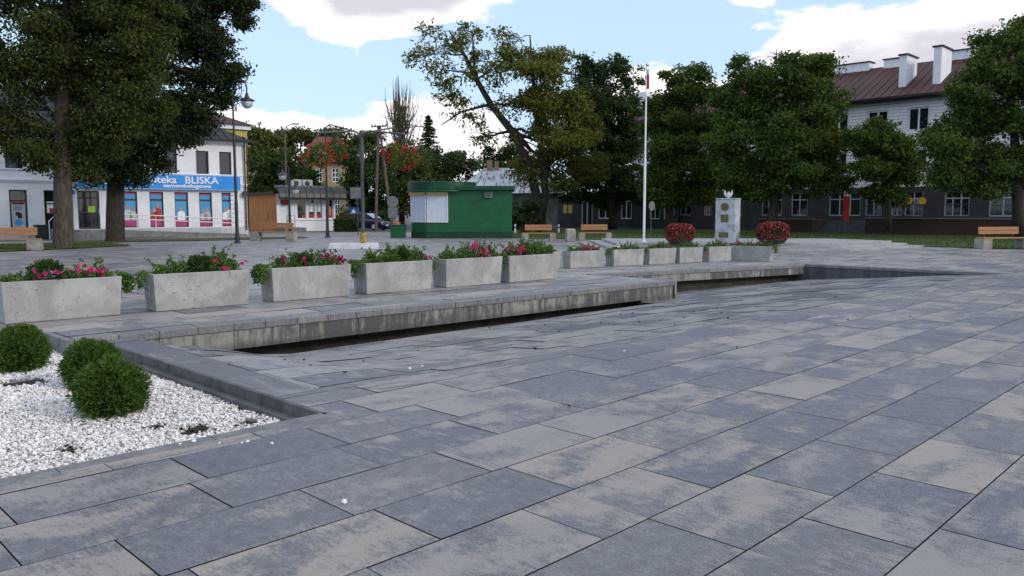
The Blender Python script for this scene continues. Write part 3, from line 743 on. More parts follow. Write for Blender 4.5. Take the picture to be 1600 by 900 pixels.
def blades(P, n, lab, seed, h=.10):
    rng = np.random.default_rng(seed); xs = [p[0] for p in P]; ys = [p[1] for p in P]; C = []
    while len(C) < n:
        x, y = rng.uniform(min(xs), max(xs)), rng.uniform(min(ys), max(ys))
        if inpoly(x, y, P) and (y < 58): C.append((x, y, .03 + h * .42))
    C = np.array(C); A = np.tile([0, 0, 1.], (n, 1)) + rng.normal(size=(n, 3)) * .35
    o = leaves('grass', C, A, h, .035, rng, L['turf']); tag(o, lab, 'grass', kind='stuff')
blades(LAWN_R, 26000, 'green lawn grass in front of the long building', 2)
blades(LAWN_L + [], 5000, 'short dry grass round the foot of the left tree', 3, .07)
# pale footway between the square and the street
area('footway', [(-33, 44.5), (-25, 46.5), (-14, 50), (-6, 52.5), (0, 54), (0, 62), (-14, 60), (-24, 54)], -.012, pm('pale footway', (.22, .205, .18), (.17, .16, .145), 2, .85), False)

# ------------------------------------------------------------------ monument terrace
TP = [(3.2, 30.9), (13.05, 30.9), (17.6, 34.2), (15.2, 38.4), (3.2, 38.4)]
def inset(P, d):
    n = len(P); out = []
    for i in range(n):
        a, b, c = Vector(P[i - 1]), Vector(P[i]), Vector(P[(i + 1) % n])
        n1 = Vector((-(b - a).y, (b - a).x)).normalized(); n2 = Vector((-(c - b).y, (c - b).x)).normalized()
        k = (n1 + n2) / (1 + n1.dot(n2)); out.append(tuple(b + k * d))
    return out
terr = thing('stone_terrace', 'low stepped terrace of pale stone under the marble monument', 'terrace', (8, 34, 0))
for i in range(3):
    MB().prism([(x - 8, y - 34) for x, y in inset(TP, .48 * i)], .0 if i == 0 else .095 * i + .0015, .095 * (i + 1)).make('step', M['step'], terr, .008)
TZ = .285

# ------------------------------------------------------------------ planters and what grows in them
PD, PHt = .50, .58
def make_planter(label, ln):
    t = thing('concrete_planter', label, 'planter', group='concrete planters lined up along the platforms')
    mb = MB(); a, d, h, tp = ln / 2, PD / 2, PHt, .035; wl = .05
    def ring(x, y, z): return [(-x, -y, z), (x, -y, z), (x, y, z), (-x, y, z)]
    vs = ring(a - tp, d - tp, 0) + ring(a, d, h) + ring(a - wl, d - wl, h) + ring(a - wl - .01, d - wl - .01, h - .12)
    fs = [(3, 2, 1, 0)]
    for k in (0, 4, 8):
        for i in range(4): j = (i + 1) % 4; fs.append((k + i, k + j, k + 4 + j, k + 4 + i))
    fs.append((12, 13, 14, 15)); mb.add(vs, fs)
    mb.make('tub', M['concrete'], t, .012)
    MB().b(-a + wl + .004, a - wl - .004, -d + wl + .004, d - wl - .004, h - .11, h - .05).make('soil', M['soil'], t)
    return t
def blossom_mesh(pts, nrm, rad, rng):
    """five-petalled trumpets as a mesh"""
    vs = []; fs = []; cols = []
    for p, n, r in zip(pts, nrm, rad):
        n = Vector(n).normalized(); a = n.orthogonal().normalized(); b = n.cross(a); ph = rng.uniform(0, 6.28); c = (rng.uniform(), rng.uniform(), 0, 1)
        o = len(vs); vs.append(Vector(p) - n * r * .5)
        for i in range(10):
            q = ph + i * math.pi / 5; rr = r * (1.0 if i % 2 == 0 else .78)
            vs.append(Vector(p) + (a * math.cos(q) + b * math.sin(q)) * rr + n * r * .12 * (1 if i % 2 else -1))
        for i in range(10): fs.append((o, o + 1 + i, o + 1 + (i + 1) % 10)); cols.append(c)
    me = bpy.data.meshes.new('blossoms'); me.from_pydata([tuple(v) for v in vs], [], fs); me.update()
    at = me.attributes.new('rnd', 'FLOAT_COLOR', 'FACE'); at.data.foreach_set('color', np.array(cols, np.float32).ravel())
    return me
def flowers(label, loc, rz, ln, clumps, blos, trail=(), dark=False, seed=1, scale=1., white=False):
    """clumps: (x, radius, height, weight); blos: (x, y, z, count, spread); trail: x ends that hang over"""
    rng = np.random.default_rng(seed)
    t = thing('petunia_plants', label, 'flowers', loc, rz, 'petunias growing in the planters'); t.scale = (scale,) * 3
    C = []; A = []; st = MB()
    for x, r, h, n in clumps:
        m_ = int(n)
        d = unit(rng, m_); rr = rng.uniform(.3, 1, m_) ** .6
        c = np.stack([x + d[:, 0] * rr * r, d[:, 1] * rr * min(r, .24), PHt - .04 + np.abs(d[:, 2]) * rr * h], 1)
        C.append(c); A.append(d + rng.normal(size=(m_, 3)) * .6 + np.array([0, 0, .2]))
        for _ in range(max(2, int(n / 60))):
            e = Vector((x + rng.uniform(-r, r), rng.uniform(-.18, .18), PHt + h * rng.uniform(.8, 1.45)))
            st.tube([(x + rng.uniform(-r, r) * .4, rng.uniform(-.1, .1), PHt - .06), (e + Vector((x, 0, PHt))) / 2 + Vector((0, 0, .03)), e], [.005, .004, .002], 4)
            k = 14; tt = rng.uniform(.35, 1, k)[:, None]
            C.append(np.array([x, 0, PHt]) + (np.array(e) - np.array([x, 0, PHt])) * tt + rng.normal(size=(k, 3)) * .018); A.append(rng.normal(size=(k, 3)) + np.array([0, 0, .3]))
    for x, side in trail:
        k = 170; tt = rng.uniform(0, 1, k)
        C.append(np.stack([x + side * (.03 + .10 * np.sin(tt * 2.2)) + rng.normal(size=k) * .03, rng.uniform(-.22, .2, k), PHt + .05 - tt * .36 * rng.uniform(.4, 1., k)], 1)); A.append(rng.normal(size=(k, 3)) + np.array([side * .5, 0, -.5]))
    C = np.concatenate(C); A = np.concatenate(A)
    leaves('foliage', C, A, .058, .036, rng, L['plant'], t)
    st.make('stems', L['plant'], t)['kind'] = 'stuff'
    P = []; N = []; Rd = []
    for x, y, z, n, s in blos:
        for _ in range(n):
            P.append((x + rng.normal() * s, y + rng.normal() * s * .5, PHt + z + rng.normal() * s * .55)); N.append((rng.normal() * .5, -1 + rng.normal() * .4, .45 + rng.normal() * .3)); Rd.append(rng.uniform(.026, .042))
    if P: link('blossoms', blossom_mesh(P, N, Rd, rng), L['dkpink'] if dark else (M['white_cloth'] if white else L['pink']), t)
    return t
def spray_ball(name, label, cat, loc, rx, rz_, n, ln, wd, lm, seed, group=None, zc=None, stem=True, lift=.5):
    """ball of flat upright sprays, each a fan of small scale-leaves"""
    rng = np.random.default_rng(seed); t = thing(name, label, cat, loc, 0, group)
    zc = zc if zc is not None else rz_ * 1.02
    d = unit(rng, n); d[:, 2] = np.where(d[:, 2] < -.75, -d[:, 2], d[:, 2])
    lump = 1 + .14 * np.sin(d[:, 0] * 5 + seed) * np.cos(d[:, 1] * 4 + seed) + .10 * np.sin(d[:, 2] * 7 + d[:, 0] * 6 + seed)
    rr = rng.uniform(.45, 1.10, n) ** .6 * lump
    c = np.stack([d[:, 0] * rx * rr, d[:, 1] * rx * rr, zc + d[:, 2] * rz_ * rr], 1)
    ax = d * .75 + np.array([0, 0, lift]) + rng.normal(size=(n, 3)) * .38; ax /= np.linalg.norm(ax, axis=1, keepdims=True)
    sd_ = np.cross(ax, rng.normal(size=(n, 3))); sd_ /= np.linalg.norm(sd_, axis=1, keepdims=True)
    C = []; A = []
    for k in range(-3, 4):
        a = k * .36; s = .30 + .12 * (3 - abs(k))
        dir_ = ax * math.cos(a) + sd_ * math.sin(a)
        C.append(c + dir_ * ln * s * .75); A.append(dir_)
    for k in (.5, .8):
        for sg in (-1, 1):
            C.append(c + ax * ln * k + sd_ * sg * ln * .13); A.append(ax + sd_ * sg * .8)
    C.append(c + ax * ln * .8); A.append(ax)
    C = np.concatenate(C); A = np.concatenate(A); cl = np.tile(rng.uniform(0, 1, n), 12)
    if stem: MB().tube([(0, 0, -.05), (.01, 0, zc * .6), (0, 0, zc)], [.03, .025, .02], 8).make('stem', M['bark_dk'], t)
    leaves('foliage', C, A, ln * .46, wd, rng, lm, t, cl, .12)
    return t
def plane_v(u): return 12.56 - .037 * (u - 2.86)
row1 = ((2.80, 4.39), (4.84, 6.36), (6.77, 8.32), (8.62, 10.21), (10.50, 12.10), (12.30, 13.80))
row2 = ((15.1, 16.25), (16.56, 17.72), (18.02, 19.12), (19.31, 20.33), (20.47, 21.40), (21.65, 22.58))
PL1 = ['concrete planter at the left edge of the picture, nearest the thuja bushes', 'concrete planter second from the left, with pale tall petunia shoots', 'concrete planter third from the left, with dark purple petunias',
       'concrete planter fourth from the left, below the four-armed flower stand', 'concrete planter fifth from the left, overhung by bright pink blossoms', 'sixth concrete planter, last on the near platform']
FL1 = ['mixed pink petunias with hanging juniper sprays in the leftmost planter', 'tall pale green petunias with pink flowers at the right of their planter', 'low petunias with dark magenta flowers spilling over the third planter',
       'bushy green petunias with almost no flowers in the fourth planter', 'petunias with a big bunch of pink flowers in the fifth planter', 'dense yellowish green petunias with pink flowers in the sixth planter']
spec1 = [dict(clumps=((-.62, .22, .10, 260), (-.35, .16, .15, 160), (.2, .2, .15, 200), (.42, .22, .20, 220), (.6, .16, .14, 160)), blos=((-.30, -.16, .10, 7, .06), (-.02, -.2, .07, 2, .03), (.22, -.12, .12, 6, .06), (.38, -.17, .11, 7, .06), (.55, -.17, .09, 5, .06)), trail=((.80, 1), (.78, 1), (.80, 1))),
         dict(clumps=((-.55, .2, .16, 260), (-.3, .2, .22, 260), (.35, .26, .34, 520), (.55, .18, .24, 220), (.2, .2, .2, 200)), blos=((.22, -.18, .18, 2, .03), (.38, -.22, .06, 4, .06), (.42, -.24, -.02, 2, .02), (.64, -.2, .10, 3, .05)), trail=((-.78, -1),)),
         dict(clumps=((-.5, .24, .16, 300), (-.15, .25, .22, 340), (.22, .22, .28, 320), (.5, .2, .2, 240)), blos=((-.5, -.1, .12, 4, .05), (-.15, -.18, .1, 5, .05), (.35, -.12, .22, 7, .09), (.52, -.2, .12, 10, .07), (.62, -.22, .05, 6, .05)), trail=((-.79, -1), (-.79, -1), (-.79, -1)), dark=True),
         dict(clumps=((-.5, .24, .22, 420), (-.1, .26, .28, 480), (.3, .26, .27, 480), (.6, .2, .22, 320)), blos=((.66, -.2, .07, 4, .04),), trail=((-.8, -1), (-.8, -1), (.8, 1))),
         dict(clumps=((-.55, .22, .2, 360), (-.15, .26, .24, 420), (.25, .26, .30, 460), (.6, .2, .24, 360)), blos=((.0, -.2, .20, 9, .08), (.2, -.2, .14, 9, .08), (.28, -.24, .06, 5, .05), (.18, -.1, .3, 4, .05)), trail=()),
         dict(clumps=((-.5, .24, .24, 420), (-.1, .28, .30, 560), (.3, .28, .30, 560), (.58, .2, .22, 360)), blos=((-.62, -.2, .17, 9, .07), (-.38, -.22, .14, 7, .07), (-.46, -.24, .08, 4, .05)), trail=((-.78, -1), (-.78, -1)))]
protos = make_planter(PL1[0], 1.56)
for i, (a, b) in enumerate(row1):
    u = (a + b) / 2; p = W(u, plane_v(u) + PD / 2, .004); rz = ROT + R(-2)
    if i == 0: protos.location = p; protos.rotation_euler = (0, 0, rz)
    else: dup(protos, p, rz, PL1[i])
    flowers(FL1[i], p, rz, 1.56, seed=20 + i, **spec1[i])
    for bx, by, r in {0: ((-.14, .02, .20),), 1: ((.02, .02, .17),), 2: ((-.05, .06, .15),), 3: ((.18, .04, .17),), 5: ((.05, .05, .15),)}.get(i, ()):
        c = W(u, plane_v(u) + PD / 2) + Matrix.Rotation(rz, 3, 'Z') @ Vector((bx, by, 0))
        spray_ball('dwarf_conifer', ('dark round dwarf conifer among pink petunias in the leftmost planter', 'dark round dwarf conifer left of pink flowers in the second planter', 'small dark conifer behind purple petunias in the third planter', 'dark conifer mound amid green petunias in the fourth planter', '', 'dark conifer mound amid yellowish petunias in the sixth planter')[i],
                   'conifer', (c.x, c.y, PHt - .06), r * 1.15, r, 420, .07, .016, L['conif'], 60 + i, 'dwarf conifers in the planters', zc=.10, stem=True)
PL2 = ['small concrete planter half hidden behind the sixth planter', 'concrete planter with pink petunias, first wholly seen on the far platform', 'concrete planter with white petunias on the far platform', 'concrete planter in front of the flagpole, with dark red petunias',
       'narrow concrete planter below the left red begonia ball', 'narrow concrete planter in front of the marble monument']
FL2 = ['green shoots in the half hidden planter behind the sixth', 'petunias with a hanging shoot and pink flowers on the far platform', 'petunias with white flowers and one dark conifer mound', 'petunias with dark red flowers in front of the flagpole', 'leafy plants without flowers below the left begonia ball', 'petunias with few pink flowers in front of the marble monument']
for i, (a, b) in enumerate(row2):
    u = (a + b) / 2; p = W(u, 14.11 - .24 * (u - 16.56) + .2, .004); rz = ROT + math.atan(-.24); sc = (b - a) / 1.56 * 1.03
    o = dup(protos, p, rz, PL2[i]); o.scale = (sc, .8, .80)
    f = flowers(FL2[i], p, rz, 1.2, ((-.5, .22, .14, 200), (-.1, .25, .2, 260), (.3, .25, .2, 260), (.6, .15, .14, 130)),
            {1: ((-.05, -.2, .12, 12, .1), (.15, -.22, .10, 10, .08), (.4, -.2, .12, 4, .06)), 2: ((-.55, -.2, .15, 3, .05), (-.4, -.1, .2, 2, .05)), 3: ((-.1, -.15, .15, 8, .1), (.4, -.2, .12, 6, .08)), 5: ((.45, -.1, .2, 4, .06),), 0: (), 4: ()}[i],
            trail=((-.5, 1),) if i == 1 else ((-.78, -1),), dark=(i == 3), seed=80 + i, white=(i == 2))
    f.scale = (sc, .8, .80)
pl = W(23.16, 12.3, .004); rz = ROT - R(79)
o = dup(protos, pl, rz, 'concrete planter turned sideways at the right end of the row'); o.scale = (.80, .8, .80)
f = flowers('petunias with pink flowers and trailing shoots in the sideways planter', pl, rz, 1.2, ((-.5, .24, .18, 260), (-.1, .25, .18, 260), (.3, .25, .2, 260), (.6, .15, .16, 160)), ((-.5, -.2, .14, 8, .07), (.1, -.2, .15, 3, .1), (.3, -.15, .16, 4, .1)), trail=((.78, 1), (-.78, -1)), seed=99)
f.scale = (.8, .8, .8)

# ------------------------------------------------------------------ thuja balls in the gravel
for i, (px, py, Rr, Hh, lab) in enumerate(((166, 652, .195, .188, 'large round thuja in front, nearest the camera in the gravel'), (136, 606, .19, .18, 'round thuja half hidden behind the large one in the gravel'), (27, 580, .195, .20, 'round thuja at the left edge of the picture, in white gravel'))):
    q = gp(px, py, GZ); spray_ball('thuja_bush', lab, 'shrub', q + Vector((0, .1, 0)), Rr, Hh, 2300, .125, .0125, L['thuja'], 7 + i, 'round thuja bushes in the gravel bed', zc=Hh * .98)

# ------------------------------------------------------------------ big trees
def V3(px, py, Y): return tuple(pt(px, py, Y))
b = gp(99, 388)
Y = b.y
tree('broadleaf_tree', 'large broadleaf tree with thick bare trunk at the far left', tuple(b), [[(V3(98, 391, Y), .50), (V3(99, 384, Y), .42), (V3(99, 340, Y), .37), (V3(98, 270, Y), .34), (V3(96, 200, Y + .2), .30), (V3(100, 110, Y), .24), (V3(104, 20, Y), .16), (V3(104, -60, Y), .08)]],
     plobes(Y, [(55, 110, 75), (140, 70, 80), (25, 190, 62, 50), (110, 205, 62, 48), (180, 140, 62), (225, 60, 55), (80, 10, 80), (-35, 90, 80), (170, 205, 42, 36), (60, 235, 45, 30), (-40, 200, 60, 50), (150, -60, 90), (30, -90, 90), (220, -30, 60), (115, 262, 28, 18), (88, 258, 22, 18), (205, 190, 30, 32), (-60, 0, 70), (190, 10, 60), (240, 110, 30, 40)], 1.15),
     120000, .27, .155, .09, L['lime_big'], M['bark'], 11, 'trees round the square')
b = gp(180, 377); Y = b.y
tree('broadleaf_tree', 'large dark broadleaf tree behind the leftmost one, reaching over the pharmacy', tuple(b), [[(V3(181, 380, Y), .56), (V3(180, 372, Y), .46), (V3(180, 330, Y), .43), (V3(181, 270, Y), .40), (V3(188, 190, Y), .34), (V3(205, 110, Y), .26), (V3(225, 20, Y), .16)]],
     plobes(Y, [(260, 70, 62), (310, 45, 40), (325, 115, 45), (290, 170, 52), (240, 210, 50, 40), (205, 262, 40, 32), (242, 248, 30, 24), (318, 165, 32), (180, 215, 52), (350, 120, 26, 22), (290, 10, 50), (230, -20, 70), (215, 285, 18, 12), (285, 215, 22, 22), (150, 150, 60), (345, 155, 20, 16), (370, 112, 13, 12), (160, 265, 32, 24), (330, 62, 24), (300, -50, 60), (352, 4, 22, 8, 5), (374, 16, 9, 14, 9), (384, 2, 12, 7, 8), (341, 4, 9, 6, 8), (378, 32, 7, 8, 9)], 1.15),
     95000, .28, .18, .105, L['dark'], M['bark_dk'], 12, 'trees round the square')
Y = 61.
tree('chestnut_tree', 'leaning chestnut tree with thin brownish leaves right of the green kiosk', (gp(842, 352).x, Y, 0), [
     [(V3(846, 358, Y), 0.484), (V3(843, 345, Y), 0.390), (V3(838, 305, Y), 0.359), (V3(825, 255, Y), 0.328), (V3(800, 205, Y), 0.281), (V3(768, 165, Y), 0.234), (V3(745, 125, Y), 0.187), (V3(725, 85, Y), 0.133), (V3(702, 48, Y), 0.055)],
     [(V3(845, 350, Y), 0.328), (V3(852, 300, Y), 0.281), (V3(848, 250, Y), 0.250), (V3(838, 180, Y), 0.187), (V3(832, 110, Y), 0.109), (V3(828, 55, Y), 0.047)], [(V3(742, 118, Y), 0.125), (V3(740, 80, Y), 0.086), (V3(738, 50, Y), 0.039)], [(V3(766, 163, Y), 0.117), (V3(720, 175, Y), 0.070), (V3(690, 195, Y), 0.039)]],
     plobes(Y, [(668, 52, 24, 16, 0.31), (655, 92, 30, 20, 0.37), (700, 68, 32, 22, 0.37), (735, 55, 26, 18, 0.37), (690, 112, 34, 24, 0.31), (700, 150, 32, 22, 0.31), (745, 110, 34, 30, 0.28), (790, 62, 28, 20, 0.37), (775, 105, 36, 28, 0.31), (735, 180, 34, 22, 0.25), (750, 215, 28, 14, 0.25), (790, 165, 34, 28, 0.28), (815, 90, 34, 24, .8),
                (865, 82, 34, 18, 1), (855, 120, 42, 30, 1.3), (860, 170, 46, 36, 1.6), (880, 220, 48, 36, 1.6), (850, 255, 42, 30, 1.2), (905, 255, 36, 28, 1.2), (820, 270, 28, 20, .8), (900, 180, 30, 36, 1.2), (880, 285, 30, 18, .8), (925, 270, 26, 20, 1), (800, 215, 24, 20, 0.31)], 1.0),
     31000, .30, .32, .13, L['chest'], M['bark_dk'], 13, 'trees round the square', twigs=5, lower=1.6, per=9)
Y = 67.
tree('maple_tree', 'dark tall tree behind the leaning chestnut, left of the flagpole', (gp(958, 350).x, Y, 0), [[(V3(958, 360, Y), .4), (V3(957, 320, Y), .32), (V3(952, 240, Y), .26), (V3(945, 150, Y), .15), (V3(942, 100, Y), .06)]],
     plobes(Y, [(908, 110, 18, 26), (938, 112, 22, 26), (973, 112, 20, 22), (930, 160, 40, 34), (972, 165, 32, 32), (950, 215, 48, 36), (985, 225, 28, 34), (915, 215, 34), (930, 270, 44, 34), (975, 280, 36, 34), (900, 300, 30, 20), (950, 312, 36, 20), (1000, 300, 20, 26), (998, 118, 8, 14)], 1.1),
     50000, .30, .27, .15, L['maple_dk'], M['bark_dk'], 14, 'trees round the square')
Y = 59.
tree('maple_tree', 'rounded deep green maple just right of the flagpole', (gp(1046, 352).x, Y, 0), [[(V3(1046, 358, Y), .36), (V3(1046, 330, Y), .3), (V3(1050, 260, Y), .24), (V3(1058, 180, Y), .15), (V3(1062, 125, Y), .06)]],
     plobes(Y, [(1062, 130, 34, 24), (1085, 150, 34, 26), (1032, 165, 26, 26), (1050, 190, 42, 34), (1100, 200, 34, 34), (1030, 235, 32, 36), (1075, 255, 46, 36), (1115, 260, 28, 36), (1040, 290, 36, 30), (1090, 300, 40, 24), (1018, 200, 12, 20), (1015, 290, 18, 26), (1118, 215, 14, 20)], 1.1),
     50000, .30, .25, .145, L['maple'], M['bark_dk'], 15, 'trees round the square')
Y = 53.
tree('maple_tree', 'widest maple, behind the monument and hiding the long building', (gp(1206, 352).x, Y, 0), [[(V3(1204, 356, Y), .42), (V3(1206, 340, Y), .34), (V3(1214, 295, Y), .28), (V3(1220, 220, Y), .24), (V3(1226, 150, Y), .16), (V3(1228, 95, Y), .06)]],
     plobes(Y, [(1180, 118, 40, 26), (1235, 112, 38, 28), (1272, 105, 36, 24), (1148, 160, 30, 30), (1195, 165, 46, 34), (1255, 165, 46, 36), (1296, 165, 28, 40), (1150, 215, 40, 36), (1215, 225, 50, 38), (1275, 235, 44, 38), (1308, 225, 18, 30), (1160, 268, 40, 30), (1225, 280, 44, 26), (1285, 285, 34, 26), (1130, 250, 24, 36), (1165, 95, 10, 10), (1180, 300, 30, 14), (1312, 262, 14, 20)], 1.1),
     76000, .29, .235, .135, L['maple'], M['bark_dk'], 16, 'trees round the square')
Y = 50.
tree('maple_tree', 'smallest maple, standing before the tall white window of the building', (gp(1388, 352).x, Y, 0), [[(V3(1388, 362, Y), .2), (V3(1388, 320, Y), .17), (V3(1385, 260, Y), .13), (V3(1378, 190, Y), .05)]],
     plobes(Y, [(1375, 200, 26, 20), (1358, 225, 30, 20), (1400, 225, 28, 22), (1358, 262, 22, 20), (1390, 262, 36, 26), (1420, 265, 20, 20), (1388, 300, 28, 18), (1415, 250, 16, 14)], 1.1),
     25000, .28, .22, .13, L['maple'], M['bark_dk'], 17, 'trees round the square')
Y = 43.
tree('maple_tree', 'tall bright green maple cut by the right edge of the picture', (gp(1592, 365).x, Y, 0), [[(V3(1593, 372, Y), .36), (V3(1592, 330, Y), .30), (V3(1588, 260, Y), .25), (V3(1582, 160, Y), .16), (V3(1575, 70, Y), .06)]],
     plobes(Y, [(1560, 72, 28, 28), (1585, 60, 26, 22), (1530, 112, 34, 24), (1585, 125, 44, 34), (1512, 158, 34, 22), (1560, 180, 48, 34), (1500, 200, 42, 30), (1610, 190, 44, 40), (1475, 235, 34, 24), (1535, 240, 52, 32), (1595, 255, 46, 34), (1480, 275, 34, 22), (1550, 290, 48, 22), (1650, 140, 50, 60), (1640, 260, 50, 50), (1640, 60, 40, 40), (1505, 130, 16, 10), (1465, 210, 14, 10)], 1.1),
     70000, .28, .20, .115, L['maple'], M['bark_dk'], 18, 'trees round the square')

# trees beyond the street
def bgt(name, label, px, Y, lob, n, seed, lm='bgtree', ln=.42, wd=.27, sig=.5):
    top = min(l[1] for l in lob); x = px
    tree(name, label, (pt(px, 350, Y).x, Y, -.02), [[((pt(px, 350, Y).x, Y, -.1), .3), (V3(px, 300, Y), .24), (V3(px, (top + 300) / 2, Y), .16), (V3(px, top + 8, Y), .05)]], plobes(Y, lob, 1.0), n, sig, ln, wd, L[lm], M['bark_dk'], seed, 'trees beyond the street', twigs=2)
bgt('broadleaf_tree', 'leafy tree beyond the roof of the white building corner', 405, 92, [(398, 214, 26, 16), (420, 222, 26, 18), (395, 240, 24, 20), (430, 245, 26, 22)], 5000, 31)
bgt('broadleaf_tree', 'dark tree directly behind the orange shop', 425, 78, [(420, 262, 30, 24), (410, 285, 26, 24), (440, 280, 30, 28), (460, 265, 26, 24), (470, 295, 26, 26), (395, 290, 14, 26), (440, 250, 20, 16), (488, 285, 14, 20), (432, 315, 50, 20)], 11000, 32, 'maple_dk', .34, .2, .4)
bgt('broadleaf_tree', 'broad pale tree behind the tall lamp post and shop', 470, 105, [(455, 218, 28, 14), (480, 212, 26, 10), (505, 218, 26, 12), (450, 235, 24, 16)], 4500, 33)
bgt('broadleaf_tree', 'light tree above the red roof of the cream house', 545, 110, [(530, 218, 26, 14), (560, 218, 24, 14), (545, 232, 30, 14), (578, 222, 18, 16)], 4500, 34)
bgt('broadleaf_tree', 'dense green tree between the cream house and green kiosk', 572, 76, [(560, 255, 26, 24), (585, 250, 24, 24), (556, 285, 24, 26), (585, 285, 28, 26), (570, 312, 32, 22), (560, 330, 24, 18), (600, 300, 16, 30), (545, 300, 12, 20)], 10000, 35, 'maple_dk', .34, .2, .4)
bgt('broadleaf_tree', 'bushy yellowish green tree behind the slanted utility pole', 628, 82, [(620, 250, 24, 24), (645, 240, 22, 22), (640, 275, 28, 26), (615, 285, 24, 28), (660, 265, 18, 24), (635, 310, 32, 24), (600, 262, 16, 26), (605, 330, 22, 22)], 10000, 36, 'bgtree', .34, .2, .4)
bgt('broadleaf_tree', 'dark round tree left of the silver roofed house', 700, 88, [(690, 245, 24, 18), (715, 248, 22, 18), (675, 262, 26, 22), (705, 270, 32, 22), (735, 255, 14, 12), (690, 295, 40, 24)], 8000, 37, 'maple_dk', .36, .22, .42)
bgt('pine_tree', 'dark pine crown over the right end of the silver roof', 785, 92, [(775, 240, 24, 14), (760, 252, 20, 14), (800, 245, 24, 18), (785, 265, 34, 18), (815, 265, 24, 24), (790, 300, 40, 26), (745, 262, 12, 8)], 8000, 38, 'dark', .36, .2, .42)
# bare poplar
Y = 120.; rng = np.random.default_rng(44)
t = thing('poplar_tree', 'nearly bare upright poplar with broom-like branches', 'tree', (pt(628, 345, Y).x, Y, -.02), 0, 'trees beyond the street'); B = Vector(t.location); mb = MB()
mb.tube([Vector(V3(x, y, Y)) - B for x, y in ((628, 352), (627, 260), (625, 180), (622, 118))], [.5, .4, .22, .04], 8)
for i in range(130):
    x0 = 628 + rng.normal() * 5; y0 = rng.uniform(180, 270); e = rng.normal() * 13; ln_ = rng.uniform(40, 95); top = max(y0 - ln_, 118 + abs(e) * 1.9)
    mb.tube([Vector(V3(x0, y0, Y)) - B, Vector(V3(x0 + e * .8, (y0 + top) / 2, Y + rng.normal())) - B, Vector(V3(x0 + e * 1.05 + rng.normal() * 2, top, Y + rng.normal())) - B], [.075, .05, .018], 4)
mb.make('trunk', M['bark_old'], t)
C, A, cl, _ = crown(rng, [(l[0] - B.x, l[1] - B.y, l[2] - B.z, *l[3:]) for l in plobes(Y, [(628, 225, 14, 30), (624, 200, 10, 20), (632, 190, 8, 24)])], 500, .5)
leaves('crown', C, A, .3, .18, rng, L['bgtree'], t, cl)
# spruce
Y = 118.; t = thing('spruce_tree', 'dark pointed spruce with drooping tiers in the distance', 'tree', (pt(671, 345, Y).x, Y, -.02), 0, 'trees beyond the street'); B = Vector(t.location)
zt = V3(671, 178, Y)[2] + .02; MB().tube([(0, 0, -.1), (0, 0, zt * .6), (0, 0, zt)], [.35, .2, .03], 8).make('trunk', M['bark_dk'], t)
C = []; A = []
for i in range(26):
    f = i / 25; z = zt - .3 - f * 11; rr = .25 + 3.3 * f ** .85
    for k in range(9):
        a = rng.uniform(0, 6.28); r_ = rr * rng.uniform(.75, 1.1)
        for s in np.linspace(.1, 1, 16):
            for _ in range(2):
                C.append((math.cos(a) * r_ * s + rng.normal() * .1, math.sin(a) * r_ * s + rng.normal() * .1, z - r_ * .28 * s + .12 * r_ * s * s - rng.uniform(0, .3))); A.append((math.cos(a), math.sin(a), -.8 + rng.normal() * .5))
leaves('crown', np.array(C), np.array(A), .42, .13, rng, L['dark'], t)

# ------------------------------------------------------------------ buildings
def facade(mb, L_, z0, z1, ops, y=0., depth=.22, x0=0.):
    """front face of a wall with real openings (x0, x1, z0, z1) and their reveals; outside is -y"""
    xs = sorted({x0, L_, *[o[0] for o in ops], *[o[1] for o in ops]}); zs = sorted({z0, z1, *[o[2] for o in ops], *[o[3] for o in ops]})
    for a, b in zip(xs, xs[1:]):
        for c, d in zip(zs, zs[1:]):
            mx, mz = (a + b) / 2, (c + d) / 2
            if any(o[0] < mx < o[1] and o[2] < mz < o[3] for o in ops): continue
            mb.quad((a, y, c), (b, y, c), (b, y, d), (a, y, d))
    for a, b, c, d in ops:
        mb.quad((a, y, c), (a, y + depth, c), (a, y + depth, d), (a, y, d)); mb.quad((b, y, c), (b, y, d), (b, y + depth, d), (b, y + depth, c))
        mb.quad((a, y, d), (a, y + depth, d), (b, y + depth, d), (b, y, d)); mb.quad((a, y, c), (b, y, c), (b, y + depth, c), (a, y + depth, c))
def window(root, op, fm, y=.10, fr=.07, mull=(), bars=(), name='window', pane=None, posters=None):
    a, b, c, d = op; mb = MB()
    mb.b(a, a + fr, y, y + .07, c, d); mb.b(b - fr, b, y, y + .07, c, d); mb.b(a + fr, b - fr, y, y + .07, d - fr, d); mb.b(a + fr, b - fr, y, y + .07, c, c + fr)
    for m_ in mull: x = a + (b - a) * m_; mb.b(x - fr / 2, x + fr / 2, y + .002, y + .068, c + fr, d - fr)
    for m_ in bars: z = c + (d - c) * m_; mb.b(a + fr, b - fr, y + .004, y + .066, z - fr / 2, z + fr / 2)
    w_ = mb.make(name, fm, root)
    pn = MB().quad((a + fr * .5, y + .045, c + fr * .5), (b - fr * .5, y + .045, c + fr * .5), (b - fr * .5, y + .045, d - fr * .5), (a + fr * .5, y + .045, d - fr * .5)).make('pane', pane or M['glass'], w_)
    return w_
def facepos(A, ang, px):
    """distance along a facade line from A at angle ang where the view ray of column px meets it"""
    k = (px - 800) / F_PX / (math.cos(PITCH) + 0 * math.sin(PITCH))
    k = (px - 800) / F_PX * 1.0
    c, s = math.cos(ang), math.sin(ang)
    return (k * A[1] - A[0]) / (c - k * s)
def zat(A, ang, s, py):
    Yd = A[1] + s * math.sin(ang); return V3(800, py, Yd)[2]

